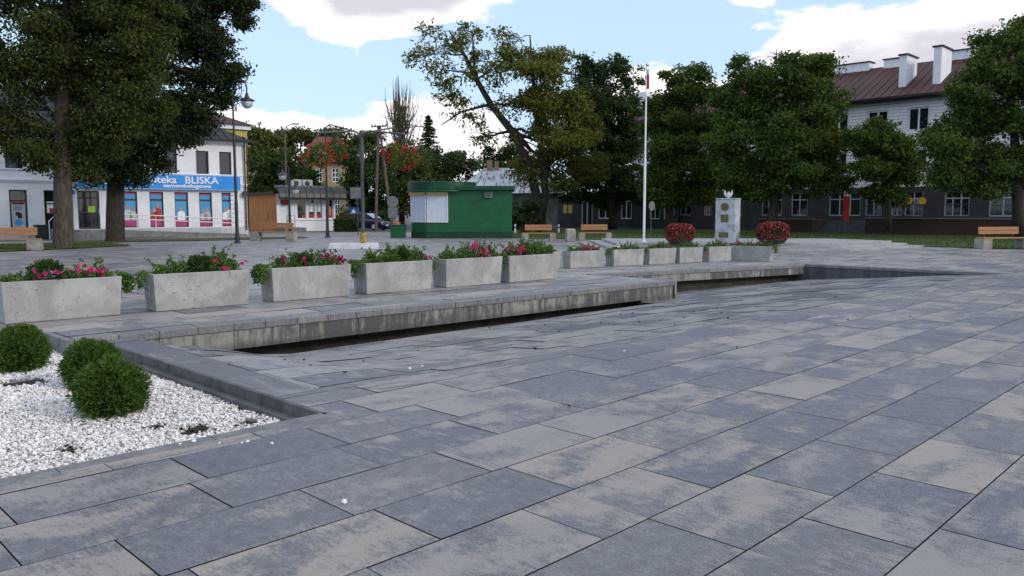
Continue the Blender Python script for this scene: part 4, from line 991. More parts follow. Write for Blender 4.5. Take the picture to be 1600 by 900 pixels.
# ---- white pharmacy building on the left
ang = math.atan2(9., 10.4); A = (-28.2 - 9 * math.cos(ang), 45. - 9 * math.sin(ang))
def S(px): return facepos(A, ang, px)
Lw = S(388)
bl = thing('shop_building', 'white two storey building with dark sheet roof and pharmacy windows', 'building', (A[0], A[1], 0), ang)
GW = [(19, 47), (73, 101), (125, 159), (196, 218), (237, 258.5), (276, 297), (314, 334), (349, 367.5)]
zg0, zg1 = .55, 2.75
UWn = [(16, 43), (118, 140), (205, 224), (262, 282), (311.5, 331), (347.5, 366)]
ops = [(S(a), S(b), zg0, zg1) for a, b in GW]; up = [(S(a), S(b), 3.95, 5.42) for a, b in UWn]
ops[1] = (ops[1][0], ops[1][1], .5, 2.75); ops[2] = (ops[2][0], ops[2][1], .5, 2.75)
HW = 6.15
mb = MB(); facade(mb, Lw, .5, HW, ops + up)
mb.quad((Lw, 0, 0.5), (Lw, 10, .5), (Lw, 10, HW), (Lw, 0, HW)); mb.quad((0, 10, .5), (0, 0, .5), (0, 0, HW), (0, 10, HW)); mb.quad((Lw, 10, .5), (0, 10, .5), (0, 10, HW), (Lw, 10, HW))
mb.make('wall', M['white_wall'], bl)
MB().b(-.04, Lw + .04, -.04, 10.04, -.05, .5).make('plinth', M['plinth'], bl)
mb = MB(); mb.b(-.02, Lw + .03, -.07, -.003, 3.18, 3.27); mb.b(-.02, Lw + .03, -.12, -.003, 3.27, 3.36); mb.b(0, Lw + .03, -.05, -.003, 3.86, 3.91); mb.b(-.1, Lw + .1, -.16, -.003, HW - .22, HW - .1); mb.b(-.1, Lw + .1, -.28, -.003, HW - .1, HW + .02)
for i in range(9): mb.b(Lw - 1.1, Lw + .012, -.025, -.003, .55 + i * .29, .55 + i * .29 + .26)
mb.make('cornice', M['white_wall'], bl, .01)
hz = 2.9; e = .45; cy = 5.
rv = [(-e, -e, HW), (Lw + e, -e, HW), (Lw + e, 10 + e, HW), (-e, 10 + e, HW), (4.6, cy, HW + hz), (Lw - 4.6, cy, HW + hz)]
mb = MB(); mb.add(rv, [(0, 1, 5, 4), (1, 2, 5), (2, 3, 4, 5), (3, 0, 4), (3, 2, 1, 0)])
mb.b(-e - .05, Lw + e + .05, -e - .08, -e + .04, HW - .08, HW + .05); mb.b(Lw + e - .02, Lw + e + .1, -e, 10 + e, HW - .08, HW + .05)
n = int((Lw + 2 * e) / .55)
for i in range(1, n):
    x = -e + i * .55; t_ = min(1., (x + e) / (4.6 + e), (Lw + e - x) / (4.6 + e))
    mb.tube([(x, -e, HW + .03), (x, -e + (cy + e) * t_, HW + hz * t_ + .03)], .028, 4)
for i in range(1, 20):
    yv = -e + i * .55; t_ = min(1., (yv + e) / (cy + e), (10 + e - yv) / (cy + e)); mb.tube([(Lw + e, yv, HW + .03), (Lw + e - (4.6 + e) * t_, yv, HW + hz * t_ + .03)], .028, 4)
mb.make('roof', M['roof_dark'], bl)
mb = MB(); mb.tube([(Lw - .12, -.14, HW - .1), (Lw - .12, -.14, .3)], .05, 8); mb.tube([(Lw + .08, -.06, HW - .1), (Lw + .08, -.06, .3)], .045, 8); mb.make('drainpipe', M['dark_metal'], bl)
for i, o_ in enumerate(up): window(bl, o_, M['frame_dk'], fr=.06)
ad = [0]
def poster(w_, o_, blobs, top=True):
    a, b, c, d = o_; y = .125; wd = b - a; ht = d - c
    MB().b(a + .07, b - .07, y, y + .012, c + .07, c + ht * .74).make('poster', M['blue_panel'], w_)
    MB().b(a + .07, b - .07, y, y + .012, c + ht * .80, d - .07).make('transom_print', M['blue_panel'], w_)
    mb = MB(); mb.slab_y([(a + .07, c + .07), (b - .07, c + .07), (b - .07, c + ht * .22), (a + .07, c + ht * (.22 + blobs[0]))], y - .006, y - .001)
    mb.make('magenta_band', M['pink_panel'], w_); MB().b(a + .07, b - .07, y - .006, y - .001, c + ht * .92, d - .07).make('magenta_band', M['pink_panel'], w_)
    s = MB()
    for (fx, fz, r, cl) in blobs[1]:
        x, z = a + wd * fx, c + ht * fz; k = 14
        r *= 1.15; h = MB(); h.slab_y([(x + r * .8 * math.cos(q * 2 * math.pi / k), z + r * 1.05 * math.sin(q * 2 * math.pi / k)) for q in range(k)], y - .010, y - .004); h.make('printed_head', M['skin'], w_)
        s.slab_y([(x - r * 2, c + ht * .20), (x + r * 2, c + ht * .20), (x + r * 1.7, z - r * 1.6), (x + r * .5, z - r * 1.0), (x - r * .5, z - r * 1.0), (x - r * 1.7, z - r * 1.6)], y - .009, y - .003)
    s.make('printed_clothes', blobs[2], w_)
P_ = [(-.02, ((.35, .56, .11, 0), (.72, .5, .10, 0)), M['paper']), (0, ((.62, .60, .10, 0), (.36, .48, .10, 0)), M['poster_red']), (0, ((.5, .52, .11, 0),), M['white_pt']), (0, ((.36, .46, .11, 0), (.68, .50, .10, 0)), M['paper']), (.06, ((.40, .5, .12, 0), (.74, .55, .10, 0)), M['white_pt'])]
for i, o_ in enumerate(ops):
    if i == 2: continue
    w_ = window(bl, o_, M['frame_dk'], fr=.07, bars=(.78,) if i > 2 else ((.72,) if i == 0 else (.66,)))
    a, b, c, d = o_
    if i > 2: poster(w_, o_, P_[i - 3])
    elif i == 0:
        MB().b(a + .1, b - .1, .125, .137, c + .08, c + (d - c) * .70).make('poster', M['paper'], w_)
        mb = MB(); mb.b(a + .14, b - .14, .118, .124, c + 1.38, c + 1.46); mb.b(a + .3, a + .5, .118, .124, c + .75, c + .95); mb.b(b - .5, b - .28, .118, .124, c + .6, c + .9)
        for k in range(5): mb.b(a + .2, b - .25, .118, .124, c + 1.05 + k * .05, c + 1.065 + k * .05)
        mb.make('poster_print', M['frame_dk'], w_)
        MB().b(a + .12, b - .12, .118, .124, c + 1.47, c + 1.53).make('poster_heading', M['poster_red'], w_)
        MB().slab_y([(a + .42 + .2 * math.cos(q * .45), c + .36 + .2 * math.sin(q * .45)) for q in range(14)], .118, .124).make('poster_roundel', M['blue_panel'], w_)
    else:
        MB().b(a + .15, a + .75, .125, .137, c + .95, c + 1.6).make('notice', M['white_pt'], w_); MB().b(a + .28, a + .7, .116, .124, c + .9, c + 1.22).make('notice', M['poster_red'], w_)
a, b, c, d = ops[2]
dr = window(bl, ops[2], M['dark_metal'], fr=.09, mull=(.62,), bars=(.82, .44), name='door')
MB().b(a + .55, a + .95, .085, .097, c + .98, c + 1.36).make('notice', M['lime'], dr); MB().tube([(a + 1.14, .06, c + .85), (a + 1.14, .02, c + .9), (a + 1.14, .02, c + 1.15), (a + 1.14, .06, c + 1.2)], .02, 6).make('handle', M['silver'], dr)
MB().b(S(111), S(121), -.05, -.004, 2.55, 2.78).make('house_number_plate', M['traffic_blue'], bl)
MB().b(S(380), S(386), -.35, -.14, 2.55, 2.85).make('wall_lamp', M['dark_metal'], bl)
# sign board
def local(root_loc, ang, x, y, z): c, s = math.cos(ang), math.sin(ang); return Vector((root_loc[0] + x * c - y * s, root_loc[1] + x * s + y * c, root_loc[2] + z))
s0, s1 = S(123), S(376)
sg = thing('shop_sign', 'long bright blue pharmacy sign with white lettering above the windows', 'sign', local((A[0], A[1], 0), ang, s0, -.14, 2.95), ang)
MB().b(0, s1 - s0, -.16, .0, 0, .86).make('board', M['sign_blue'], sg, .01)
MB().b(-.03, s1 - s0 + .03, -.17, -.01, -.05, -.003).make('bottom_trim', pm('light blue trim', (.30, .52, .75), (.26, .47, .70), 3, .5), sg)
def text(s, size, loc, m, parent, rx=math.pi / 2, name='lettering', ext=.012, sx=1., rz=0., bold=0.):
    cu = bpy.data.curves.new(name, 'FONT'); cu.body = s; cu.size = size; cu.extrude = ext; cu.offset = bold; cu.align_x = 'CENTER'
    o = bpy.data.objects.new(name, cu); COL.objects.link(o); cu.materials.append(m)
    me = bpy.data.meshes.new_from_object(o.evaluated_get(bpy.context.evaluated_depsgraph_get())); bpy.data.objects.remove(o); o = bpy.data.objects.new(name, me); COL.objects.link(o)
    if not me.materials: me.materials.append(m)
    o.parent = parent; o.location = loc; o.rotation_euler = (rx, 0, rz); o.scale = (sx, 1, 1)
    return o
xb = (S(291) + S(341)) / 2 - s0
text('BLISKA', .62, (xb, -.175, .36), M['white_pt'], sg, sx=1.12, bold=.010)
text('Apteka', .62, (S(252) - s0, -.175, .36), M['white_pt'], sg, sx=1.12, bold=.010)
text('samoobsługowa', .30, ((S(245) + S(341)) / 2 - s0, -.175, .10), M['white_pt'], sg, sx=1.55, bold=.008)
text('Apteka', .62, (S(150) - s0, -.175, .25), M['white_pt'], sg, sx=1.05, bold=.022)
# ramp, steps, handrail
rp = thing('access_ramp', 'grey concrete access ramp and entrance steps along the white building', 'ramp', (A[0], A[1], 0), ang)
mb = MB(); x0, x1, x2 = S(72), S(168), S(372)
mb.b(x0, x1, -1.5, -.045, -.05, .46); mb.b(x0 + .2, x1, -1.85, -1.502, -.05, .31); mb.b(x0 + .2, x1, -2.2, -1.852, -.05, .16)
mb.make('steps', M['kerb'], rp, .01)
mb = MB(); mb.add([(x1 + .003, -1.5, -.05), (x2, -1.5, -.05), (x2, -.045, -.05), (x1 + .003, -.045, -.05), (x1 + .003, -1.5, .46), (x2, -1.5, .06), (x2, -.045, .06), (x1 + .003, -.045, .46)], [(0, 3, 2, 1), (4, 5, 6, 7), (0, 1, 5, 4), (1, 2, 6, 5), (2, 3, 7, 6), (3, 0, 4, 7)]); mb.make('slope', M['kerb'], rp)
hr = thing('handrail', 'white tubular handrail descending along the access ramp', 'handrail', (A[0], A[1], 0), ang)
xa, xb_ = S(175), S(361); hz_ = lambda x, h: .46 - .40 * (x - x1) / (x2 - x1) + h
mb = MB()
for h in (.95, .68): mb.tube([(xa, -1.44, hz_(xa, h)), (xb_, -1.44, hz_(xb_, h))], .03, 8)
mb.tube([(xb_, -1.44, hz_(xb_, .95)), (xb_ + .22, -1.44, hz_(xb_, .82)), (xb_, -1.44, hz_(xb_, .68))], .03, 8)
mb.make('rail', M['white_pole'], hr)
for px in (177, 205, 234, 263, 291, 335, 356):
    x = S(px); MB().cyl((x, -1.44, hz_(x, -.02)), (x, -1.44, hz_(x, .93)), .024).make('post', M['white_pole'], hr)
hr2 = thing('handrail', 'short white handrail by the entrance steps behind the left trunk', 'handrail', (A[0], A[1], 0), ang)
x = S(67); MB().tube([(x, -2.0, 0), (x, -2.0, 1.0), (x + .5, -1.2, 1.35), (x + .5, -1.2, .45)], .025, 8).make('rail', M['white_pole'], hr2)
bn = thing('waste_bin', 'dark green plastic bin beside the entrance steps', 'bin', local((A[0], A[1], 0), ang, S(62), -1.0, 0), ang)
mb = MB(); mb.box((0, 0, .36), (.62, .5, .72), 0, .06, .05); mb.make('body', M['plastic_gr'], bn, .02); MB().box((0, 0, .76), (.78, .64, .06)).make('lid', M['plastic_gr'], bn, .02)

# yellow house behind it
yh = thing('yellow_house', 'yellow upper storey with brown eaves showing over the dark roof', 'house', (-34.2, 78, 0), R(41))
MB().b(0, 9, 0, 9, -.05, 9.9).make('wall', M['yellow_wall'], yh)
MB().b(-.3, 9.3, -.3, 9.3, 9.9, 10.35).make('eaves', M['white_wall'], yh)
MB().add([(-.6, -.6, 10.35), (9.6, -.6, 10.35), (9.6, 9.6, 10.35), (-.6, 9.6, 10.35), (4.5, 4.5, 12.6)], [(0, 1, 4), (1, 2, 4), (2, 3, 4), (3, 0, 4), (3, 2, 1, 0)]).make('roof', M['roof_red'], yh)

# ---- orange shop with barrel awning
an2 = math.atan2(3., 4.2); A2 = (-18.3, 62.5); S2 = lambda px: facepos(A2, an2, px); L2 = S2(525)
sh = thing('corner_shop', 'small orange and white shop with dark barrel awning', 'shop', (A2[0], A2[1], 0), an2)
wins = [(S2(466), S2(480), .95, 2.5), (S2(483.5), S2(493.5), .95, 2.5), (S2(496), S2(505), .95, 2.5), (S2(512), S2(522.5), .95, 2.5)]; door = (S2(440), S2(453), .35, 2.45)
mb = MB(); facade(mb, L2, -.05, 2.9, wins + [door]); mb.quad((L2, 0, -.05), (L2, 7.5, -.05), (L2, 7.5, 2.9), (L2, 0, 2.9)); mb.make('front_wall', M['white_wall'], sh)
mb = MB(); mb.quad((-.0, 7.5, -.05), (0, 0, -.05), (0, 0, 2.9), (0, 7.5, 2.9)); mb.quad((L2, 7.5, -.05), (0, 7.5, -.05), (0, 7.5, 2.9), (L2, 7.5, 2.9)); mb.make('side_wall', M['orange'], sh)
MB().b(-.25, L2 + .2, .0, 7.7, 2.9, 3.08).make('roof', M['roof_dark'], sh)
for i, o_ in enumerate(wins):
    w_ = window(sh, o_, M['frame_wh'], fr=.06); a, b, c, d = o_
    if i in (1, 2): MB().b(a + .12, b - .1, .10, .135, c + .55, c + 1.25).make('notice', M['white_pt'], w_); MB().b(a + .1, b - .1, .10, .135, c + .08, c + .35).make('poster', M['poster_red'], w_)
    if i == 3: MB().b(a + .06, b - .06, .10, .135, c + .06, c + .85).make('poster', M['poster_red'], w_); MB().b(a + .2, b - .18, .09, .099, c + .3, c + 1.0).make('poster_figure', M['skin'], w_)
    if i == 0: MB().b(b - .35, b - .1, .10, .135, c + .08, c + .3).make('poster', M['poster_red'], w_)
window(sh, door, M['frame_wh'], fr=.08, bars=(.62,), name='door', pane=M['frame_wh'])
MB().b(S2(441), S2(452), -.06, -.004, 2.05, 2.42).make('advert', M['poster_red'], sh)
MB().b(S2(465), L2 + .03, -.08, -.003, .84, .90).make('sill', M['white_wall'], sh)
aw = MB(); prof = [(-.95, 2.46), (-.98, 2.62), (-.93, 2.92), (-.78, 3.22), (-.52, 3.45), (-.2, 3.55), (.25, 3.56), (.25, 3.40), (-.2, 3.38), (-.45, 3.3), (-.7, 3.1), (-.83, 2.85), (-.88, 2.46)]
xl, xr = -.1, L2 + .6
k = len(prof); vs = [(xl, y, z) for y, z in prof] + [(xr, y, z) for y, z in prof]
aw.add(vs, [(i, i + k, (i + 1) % k + k, (i + 1) % k) for i in range(k)] + [tuple(range(k)), tuple(range(2 * k - 1, k - 1, -1))])
for i in range(11):
    x = xl + (xr - xl) * i / 10; aw.tube([(x, y - .01, z + .01) for y, z in prof[:7]], .03, 5)
aw.make('awning', M['dark_metal'], sh)
MB().b(S2(432), S2(465), -2.0, -.05, -.05, .3).make('step', M['kerb'], sh, .01)
mb = MB(); mb.tube([(.35, -1.2, .3), (.35, -1.2, 1.2), (1.0, -1.2, 1.2), (1.0, -1.2, .3)], .025, 6); mb.tube([(.35, -1.2, .8), (1.0, -1.2, .8)], .02, 6); mb.make('railing', M['dark_metal'], sh)
MB().b(-.06, -.003, 1.9, 2.5, 1.0, 1.5).make('meter_box', M['orange'], sh)
for px, lab in ((472, 'left of the two air conditioners on the awning roof'), (489, 'right and bigger air conditioner on the awning roof')):
    x = S2(px); q = thing('air_conditioner', lab, 'air conditioner', local((A2[0], A2[1], 3.08), an2, x, .9, 0), an2, 'air conditioners on the shop roof')
    mb = MB(); mb.b(-.4, .4, -.17, .17, .42, .98); mb.b(-.36, -.3, -.12, .12, 0, .42); mb.b(.3, .36, -.12, .12, 0, .42); mb.make('casing', M['ac_white'], q, .02)
    MB().lathe([(.2, 0), (.2, .02), (.05, .03)], n=16).make('fan_grille', M['dark_metal'], q).matrix_local = Matrix.Translation((-.06, -.172, .70)) @ Matrix.Rotation(math.pi / 2, 4, 'X')

# ---- cream brick house with red roof
an3 = R(10); A3 = (pt(476, 340, 92).x, 92); S3 = lambda px: facepos(A3, an3, px); L3 = S3(564)
ch = thing('brick_house', 'cream brick house with red roof behind the orange shop', 'house', (A3[0], A3[1], 0), an3)
w3 = [(S3(521), S3(532), 4.9, 6.5), (S3(524), S3(533), 1.2, 2.9), (S3(497), S3(506), 4.9, 6.5)]
mb = MB(); facade(mb, L3, -.05, 7.2, w3); mb.quad((L3, 0, -.05), (L3, 9, -.05), (L3, 9, 7.2), (L3, 0, 7.2)); mb.quad((0, 9, -.05), (0, 0, -.05), (0, 0, 7.2), (0, 9, 7.2)); mb.make('wall', M['brick_cream'], ch)
for o_ in w3: window(ch, o_, M['frame_wh'], fr=.1, mull=(.5,), bars=(.33, .66))
MB().add([(-.6, -.6, 7.15), (L3 + .5, -.6, 7.15), (L3 + .5, 9.5, 7.15), (-.6, 9.5, 7.15), (1.2, 4.5, 10.4), (L3 - 3.4, 4.5, 10.4)], [(0, 1, 5, 4), (1, 2, 5), (2, 3, 4, 5), (3, 0, 4), (3, 2, 1, 0)]).make('roof', M['roof_rust'], ch)
rh = thing('red_roof_house', 'house with a small patch of red roof beside the white building', 'house', (pt(385, 340, 100).x, 100, 0), R(8))
MB().b(0, 5, 0, 8, -.05, 7.2).make('wall', M['brick_cream'], rh); MB().add([(-.5, -.5, 7.2), (5.5, -.5, 7.2), (5.5, 8.5, 7.2), (-.5, 8.5, 7.2), (1, 4, 9.3), (4, 4, 9.3)], [(0, 1, 5, 4), (1, 2, 5), (2, 3, 4, 5), (3, 0, 4), (3, 2, 1, 0)]).make('roof', M['roof_rust'], rh)

# ---- silver roofed house behind the kiosk
sv = thing('cottage', 'old cottage with flaking silver sheet roof behind the kiosk', 'house', (pt(714, 340, 68).x, 68, 0), R(-3))
Ls = 8.5
MB().b(0, Ls, 0, 7, -.05, 3.1).make('wall', pm('weathered render', (.20, .20, .19), (.12, .12, .11), 1.5, .9), sv)
MB().add([(-.4, -.5, 3.05), (Ls + .4, -.5, 3.05), (Ls + .4, 7.5, 3.05), (-.4, 7.5, 3.05), (2.0, 3.5, 5.35), (Ls - .6, 3.5, 5.35)], [(0, 1, 5, 4), (1, 2, 5), (2, 3, 4, 5), (3, 0, 4), (3, 2, 1, 0)]).make('roof', M['roof_silver'], sv)
mb = MB(); mb.b(2.3, 2.75, 3.0, 3.5, 4.9, 6.0); mb.b(2.95, 3.3, 3.1, 3.5, 4.9, 5.9); mb.make('chimney', M['brick_cream'], sv)

# ---- long building on the right: facade along the square's v direction, facing the square
FU = 60.0
def SR(px, py=340., dep=0.):
    r_ = ray(px, py); k = r_.x / r_.y; FU = 60.0 + dep
    # point W(FU, v): x = FU*UX - v*UY ; y = FU*UY + v*UX ; x = k y
    return (FU * UX - k * FU * UY) / (UY + k * UX)
V1 = SR(985)                                          # far end; local x grows towards the viewer's right
angR = math.atan2(-UX, UY); LR = V1 + 6
lb = thing('long_building', 'long white clad building with red brown roof and grey ground floor', 'building', W(FU, V1, 0), angR)
X = lambda px, py=325., dep=0.: V1 - SR(px, py, dep)
HE, HR_ = 9.3, 12.8
wu = []
for a, b in ((1296, 1326), (1355, 1388), (1418.5, 1452), (1485, 1520), (1547, 1582), (1240, 1270), (1190, 1218), (1140, 1165), (1095, 1118), (1052, 1072), (1015, 1032)): wu.append((X(a, 182), X(b, 182), 7.15, 8.75))
wm = [(a, b, 4.3, 5.9) for a, b, _, _ in wu]
mb = MB(); facade(mb, LR, 3.25, HE, wu + wm); mb.quad((0, 12, 3.25), (0, 0, 3.25), (0, 0, HE), (0, 12, HE)); mb.quad((LR, 0, 3.25), (LR, 12, 3.25), (LR, 12, HE), (LR, 0, HE)); mb.make('upper_wall', M['siding'], lb)
for o_ in wu + wm: window(lb, o_, M['frame_wh'], fr=.11, mull=(.5,))
GP = [(1020, 1042), (1062, 1080), (1100, 1112), (1135, 1160), (1190, 1222), (1236, 1262), (1295, 1345), (1352, 1378), (1386, 1410), (1413.5, 1442), (1475, 1515), (1545, 1590)]
wg = [(X(a), X(b), 1.2, 2.95) for a, b in GP]
mb = MB(); facade(mb, LR, -.05, 3.25, wg, y=-.05); mb.make('ground_floor_wall', M['grey_wall'], lb)
M['frame_shaded'] = pm('tree-shaded white frame', (.42, .44, .47), (.32, .34, .37), 5, .5)  # white frame colour dimmed to paint in the tree shade
for i, o_ in enumerate(wg): window(lb, o_, M['frame_shaded'], fr=.09, mull=(.5,) if i % 2 else (.33, .66), bars=(.7,), y=.06)
mb = MB(); e = .7
mb.add([(-.4, -e, HE + .25), (LR, -e, HE + .25), (LR, 6, HR_), (-.4, 6, HR_), (-.4, 12.6, HE + .25), (LR, 12.6, HE + .25)], [(0, 1, 2, 3), (3, 2, 5, 4)])
mb.make('roof', M['roof_red'], lb)
mb = MB()
for i in range(int(LR / .62)):
    x = -.35 + i * .62; mb.tube([(x, -e, HE + .28), (x, 6, HR_ + .03)], .025, 4)
mb.make('roof_seams', M['roof_red'], lb)
mb = MB(); mb.b(-.4, LR, -e - .12, -e + .05, HE + .1, HE + .26); mb.b(-.2, LR, -e + .06, -.004, HE - .02, HE + .12); mb.make('gutter', M['roof_dark'], lb)
def chim(px, yb, ztop, w_, d_):
    x = X(px, 110, yb + .8); c = MB().b(x - w_ / 2, x + w_ / 2, yb, yb + d_, HE + .8, ztop).make('chimney', M['white_wall'], lb)
    MB().b(x - w_ / 2 - .1, x + w_ / 2 + .1, yb - .1, yb + d_ + .1, ztop + .003, ztop + .1).make('cap', M['roof_dark'], c)
chim(1417, 1.0, 12.6, .5, 2.1); chim(1470, .9, 12.85, .5, 2.2)
for px, w_ in ((1335, 2.6), (1397, 1.3), (1505, 1.6)):
    x = X(px, 110, 6); c = MB().b(x - w_ / 2, x + w_ / 2, 5.6, 6.6, 11.8, HR_ + .45).make('chimney', M['white_wall'], lb); MB().b(x - w_ / 2 - .1, x + w_ / 2 + .1, 5.5, 6.7, HR_ + .453, HR_ + .53).make('cap', M['roof_dark'], c)
x = X(1001, 150, 6); MB().b(x - 1, x + 1, 5.6, 6.4, 11.6, HR_ + .35).make('chimney', M['white_wall'], lb)
x = X(1215, 90, 6); mb = MB(); mb.cyl((x, 5.8, 12), (x, 5.8, 15.4), .03, 6)
for k in range(4): mb.cyl((x - .9 + .12 * k, 5.8 - .5 + k * .3, 15.0 - .1 * k), (x + .9 - .2 * k, 5.8 - .5 + k * .3, 15.0 - .1 * k), .018, 5)
mb.cyl((x - .2, 5.0, 15.05), (x + .2, 7.0, 14.7), .02, 5); mb.make('roof_aerial', M['dark_metal'], lb)
for px in (1420, 1441): MB().slab_y([(X(px) + .26 * math.cos(q * .4488), 2.25 + .26 * math.sin(q * .4488)) for q in range(14)], -.075, -.052).make('roundel_reflection', M['amber'], lb)  # amber discs stand in for lit round reflections on the door glass
# podium in front: brick terrace wall with railing and a flight of steps
tb = thing('brick_terrace', 'dark red brick terrace with iron railings before the long building', 'terrace', W(FU - 4.6, V1, 0), angR)
MB().b(X(1290) - 3, X(1312), 0, 4.5, -.05, .95).make('retaining_wall', M['brick_red'], tb); MB().b(X(1392), LR, 0, 4.5, -.05, 1.05).make('retaining_wall', M['brick_red'], tb)
mb = MB()
for i in range(6): mb.b(X(1312) + .003, X(1392) - .003, .5 + i * .35, 4.5, -.05 + .15 * i + (.002 if i else 0), .10 + .15 * i)
mb.make('steps', M['kerb_dk'], tb)
mb = MB(); mb.b(X(1290) - 3.02, X(1312) + .02, -.05, .3, .953, 1.03); mb.b(X(1392) - .02, LR, -.05, .3, 1.053, 1.13); mb.make('capping', M['kerb'], tb)
for a, b, z in ((X(1290) - 2.8, X(1312), 1.03), (X(1392), X(1560), 1.13)):
    mb = MB(); mb.tube([(a, .12, z + .85), (b, .12, z + .85)], .025, 5); mb.tube([(a, .12, z + .12), (b, .12, z + .12)], .018, 5); k = int((b - a) / .16)
    for i in range(k): x = a + i * .16; mb.cyl((x, .12, z + .0), (x, .12, z + .85), .010, 4)
    mb.make('railing', M['dark_metal'], tb)
# low grey annexe behind benches
gx = thing('grey_annexe', 'low grey shop annexe with white windows behind the benches', 'building', W(58.5, SR(1075), 0), math.atan2(-UX, UY) + math.pi)
# its facade runs away to the left: local x from the long building to the far corner, outside is +y here
La = SR(858) - SR(1075)
mb = MB(); mb2 = []
def XA(px): return SR(px) - SR(1075)
wa = [(XA(b), XA(a), c, d) for a, b, c, d in ((856 + 6, 882, .85, 2.5), (924, 941, .15, 2.55), (950, 972, .85, 2.5), (985, 1002, .85, 2.5), (1030, 1046, .85, 2.5), (1052, 1068, .85, 2.5))]
mb = MB(); facade(mb, La, -.05, 3.0, wa, y=0., depth=-.2); mb.make('wall', M['grey_wall'], gx)
for i, o_ in enumerate(wa): window(gx, o_, M['frame_wh'], fr=.1, mull=(.33, .72) if i == 0 else (.5,), y=-.14, pane=M['glass'], name='door' if i == 1 else 'window')
mb = MB(); mb.b(-.2, La + .3, -6, .35, 3.0, 3.16); mb.make('roof', M['white_wall'], gx)
mb = MB(); mb.b(La, La + .02, -6, 0, -.05, 3.); mb.make('end_wall', M['grey_wall'], gx)
for px in (899, 907): MB().b(XA(px) - .25, XA(px) + .25, .003, .03, 1.35, 2.15).make('notice_frame', M['yellow_wall'], gx)

# Polish banner on a pole before the entrance
q = W(FU - 5.5, SR(1322), 0); q = pt(1321, 365, 54.); bnr = thing('banner_flag', 'hanging white and red banner before the long building entrance', 'flag', (q.x, 54., 0))
MB().cyl((-.24, 0, 0), (-.24, 0, 3.1), .03, 8).make('pole', M['dark_metal'], bnr); MB().cyl((-.24, 0, 2.98), (.2, 0, 2.98), .02, 8).make('crossbar', M['dark_metal'], bnr)
for nm, z0_, z1_, m in (('white_half', 2.55, 2.96, M['white_cloth']), ('red_half', .95, 2.545, M['red'])):
    mb = MB(); K = 8
    for i in range(K):
        xa_, xb2 = -.19 + .38 * i / K, -.19 + .38 * (i + 1) / K; ya, yb = .03 * math.sin(i * 1.6), .03 * math.sin((i + 1) * 1.6)
        mb.add([(xa_, ya, z0_), (xb2, yb, z0_), (xb2, yb, z1_), (xa_, ya, z1_), (xa_, ya + .008, z0_), (xb2, yb + .008, z0_), (xb2, yb + .008, z1_), (xa_, ya + .008, z1_)], [(0, 1, 2, 3), (7, 6, 5, 4)])
    mb.make(nm, m, bnr)

# ------------------------------------------------------------------ green kiosk
KX, KY = gp(642, 372).x, 46.0
kx1 = pt(800, 340, KY).x
kz = lambda py: V3(720, py, KY)[2]
ks = thing('green_kiosk', 'dark green kiosk with rounded shuttered end and flat roof', 'kiosk', (KX, KY, 0))
Lk = kx1 - KX; Dk = 3.6
def kplan(off):
    P = [(Lk + off, -off), (Lk + off, Dk + off), (1.5, Dk + off)]
    for i in range(9):
        a = math.pi / 2 + math.pi / 2 * i / 8
        P.append((1.5 + (1.5 + off) * math.cos(a), Dk - 1.8 + (1.8 + off) * math.sin(a)))
    P += [(-off, Dk - 1.9), (-off + .02, .75 - off * .3), (.95, -off)]
    return P[::-1]
MB().prism(kplan(.0), .36, kz(297.5)).make('body', M['kiosk_green'], ks, .01)
MB().prism(kplan(.04), -.02, .36 - .003).make('plinth', pm('dark green plinth', (.006, .045, .02), (.004, .03, .014), 2, .6), ks, .01)
KE = lambda o: [(1.72 + (2.02 + o) * math.cos(k_ * math.pi / 20), 1.62 + (2.12 + o) * math.sin(k_ * math.pi / 20)) for k_ in range(40)]
MB().prism(KE(0), kz(297.5) + .002, kz(283.5)).make('canopy', M['kiosk_trim'], ks, .03)
MB().b(1.2, Lk + .16, -.28, Dk + .2, kz(297.5) + .006, kz(290.5)).make('canopy', M['kiosk_trim'], ks, .03)
MB().prism(KE(.035), kz(297.5) - .05, kz(297.5) - .002).make('canopy_edge', pm('pale green edge', (.03, .17, .08), (.02, .12, .06), 3, .5), ks)
# shutters: one on the slanting corner, one on the front
zs0, zs1 = kz(347.5), kz(305)
def shutter(p, q, out):
    p = Vector((*p, 0)); q = Vector((*q, 0)); d = (q - p); ln_ = d.length; d.normalize(); n_ = Vector((d.y, -d.x, 0)); ang_ = math.atan2(d.y, d.x)
    o = p + n_ * .004
    r = MB(); k = 15
    for i in range(k): z = zs0 + .06 + (zs1 - zs0 - .06) * i / k; r.b(.055, ln_ - .055, -.035, .0, z, z + (zs1 - zs0 - .06) / k * .86)
    r.b(.05, ln_ - .05, -.02, .0, zs0 + .05, zs1)
    s_ = r.make('shutter', M['shutter'], ks); s_.location = o; s_.rotation_euler = (0, 0, ang_)
    f = MB(); f.b(0, .05, -.06, .0, zs0, zs1); f.b(ln_ - .05, ln_, -.06, .0, zs0, zs1); f.b(.05, ln_ - .05, -.06, .0, zs0, zs0 + .05); f.make('frame', M['frame_wh'], s_)
    c = MB(); c.b(0, ln_, -.16, .0, zs1 + .003, zs1 + .18); c.make('shutter_box', M['cream'], s_, .01)
shutter((0.02, .75), (.95, 0.), 1); shutter((.99, 0.), (2.2, 0.), 1); shutter((0, Dk - 1.9), (.02, .75), 1)
mb = MB(); mb.b(pt(758, 340, KY).x - KX, pt(769, 340, KY).x - KX, -.32, -.003, kz(309), kz(299) - .06); mb.make('air_vent', M['bench_conc'], ks, .01)
mb = MB()
for i in range(5): z = kz(309) + .05 + i * .055; mb.b(pt(759, 340, KY).x - KX, pt(768, 340, KY).x - KX, -.335, -.322, z, z + .03)
mb.make('vent_slats', M['dark_metal'], ks)
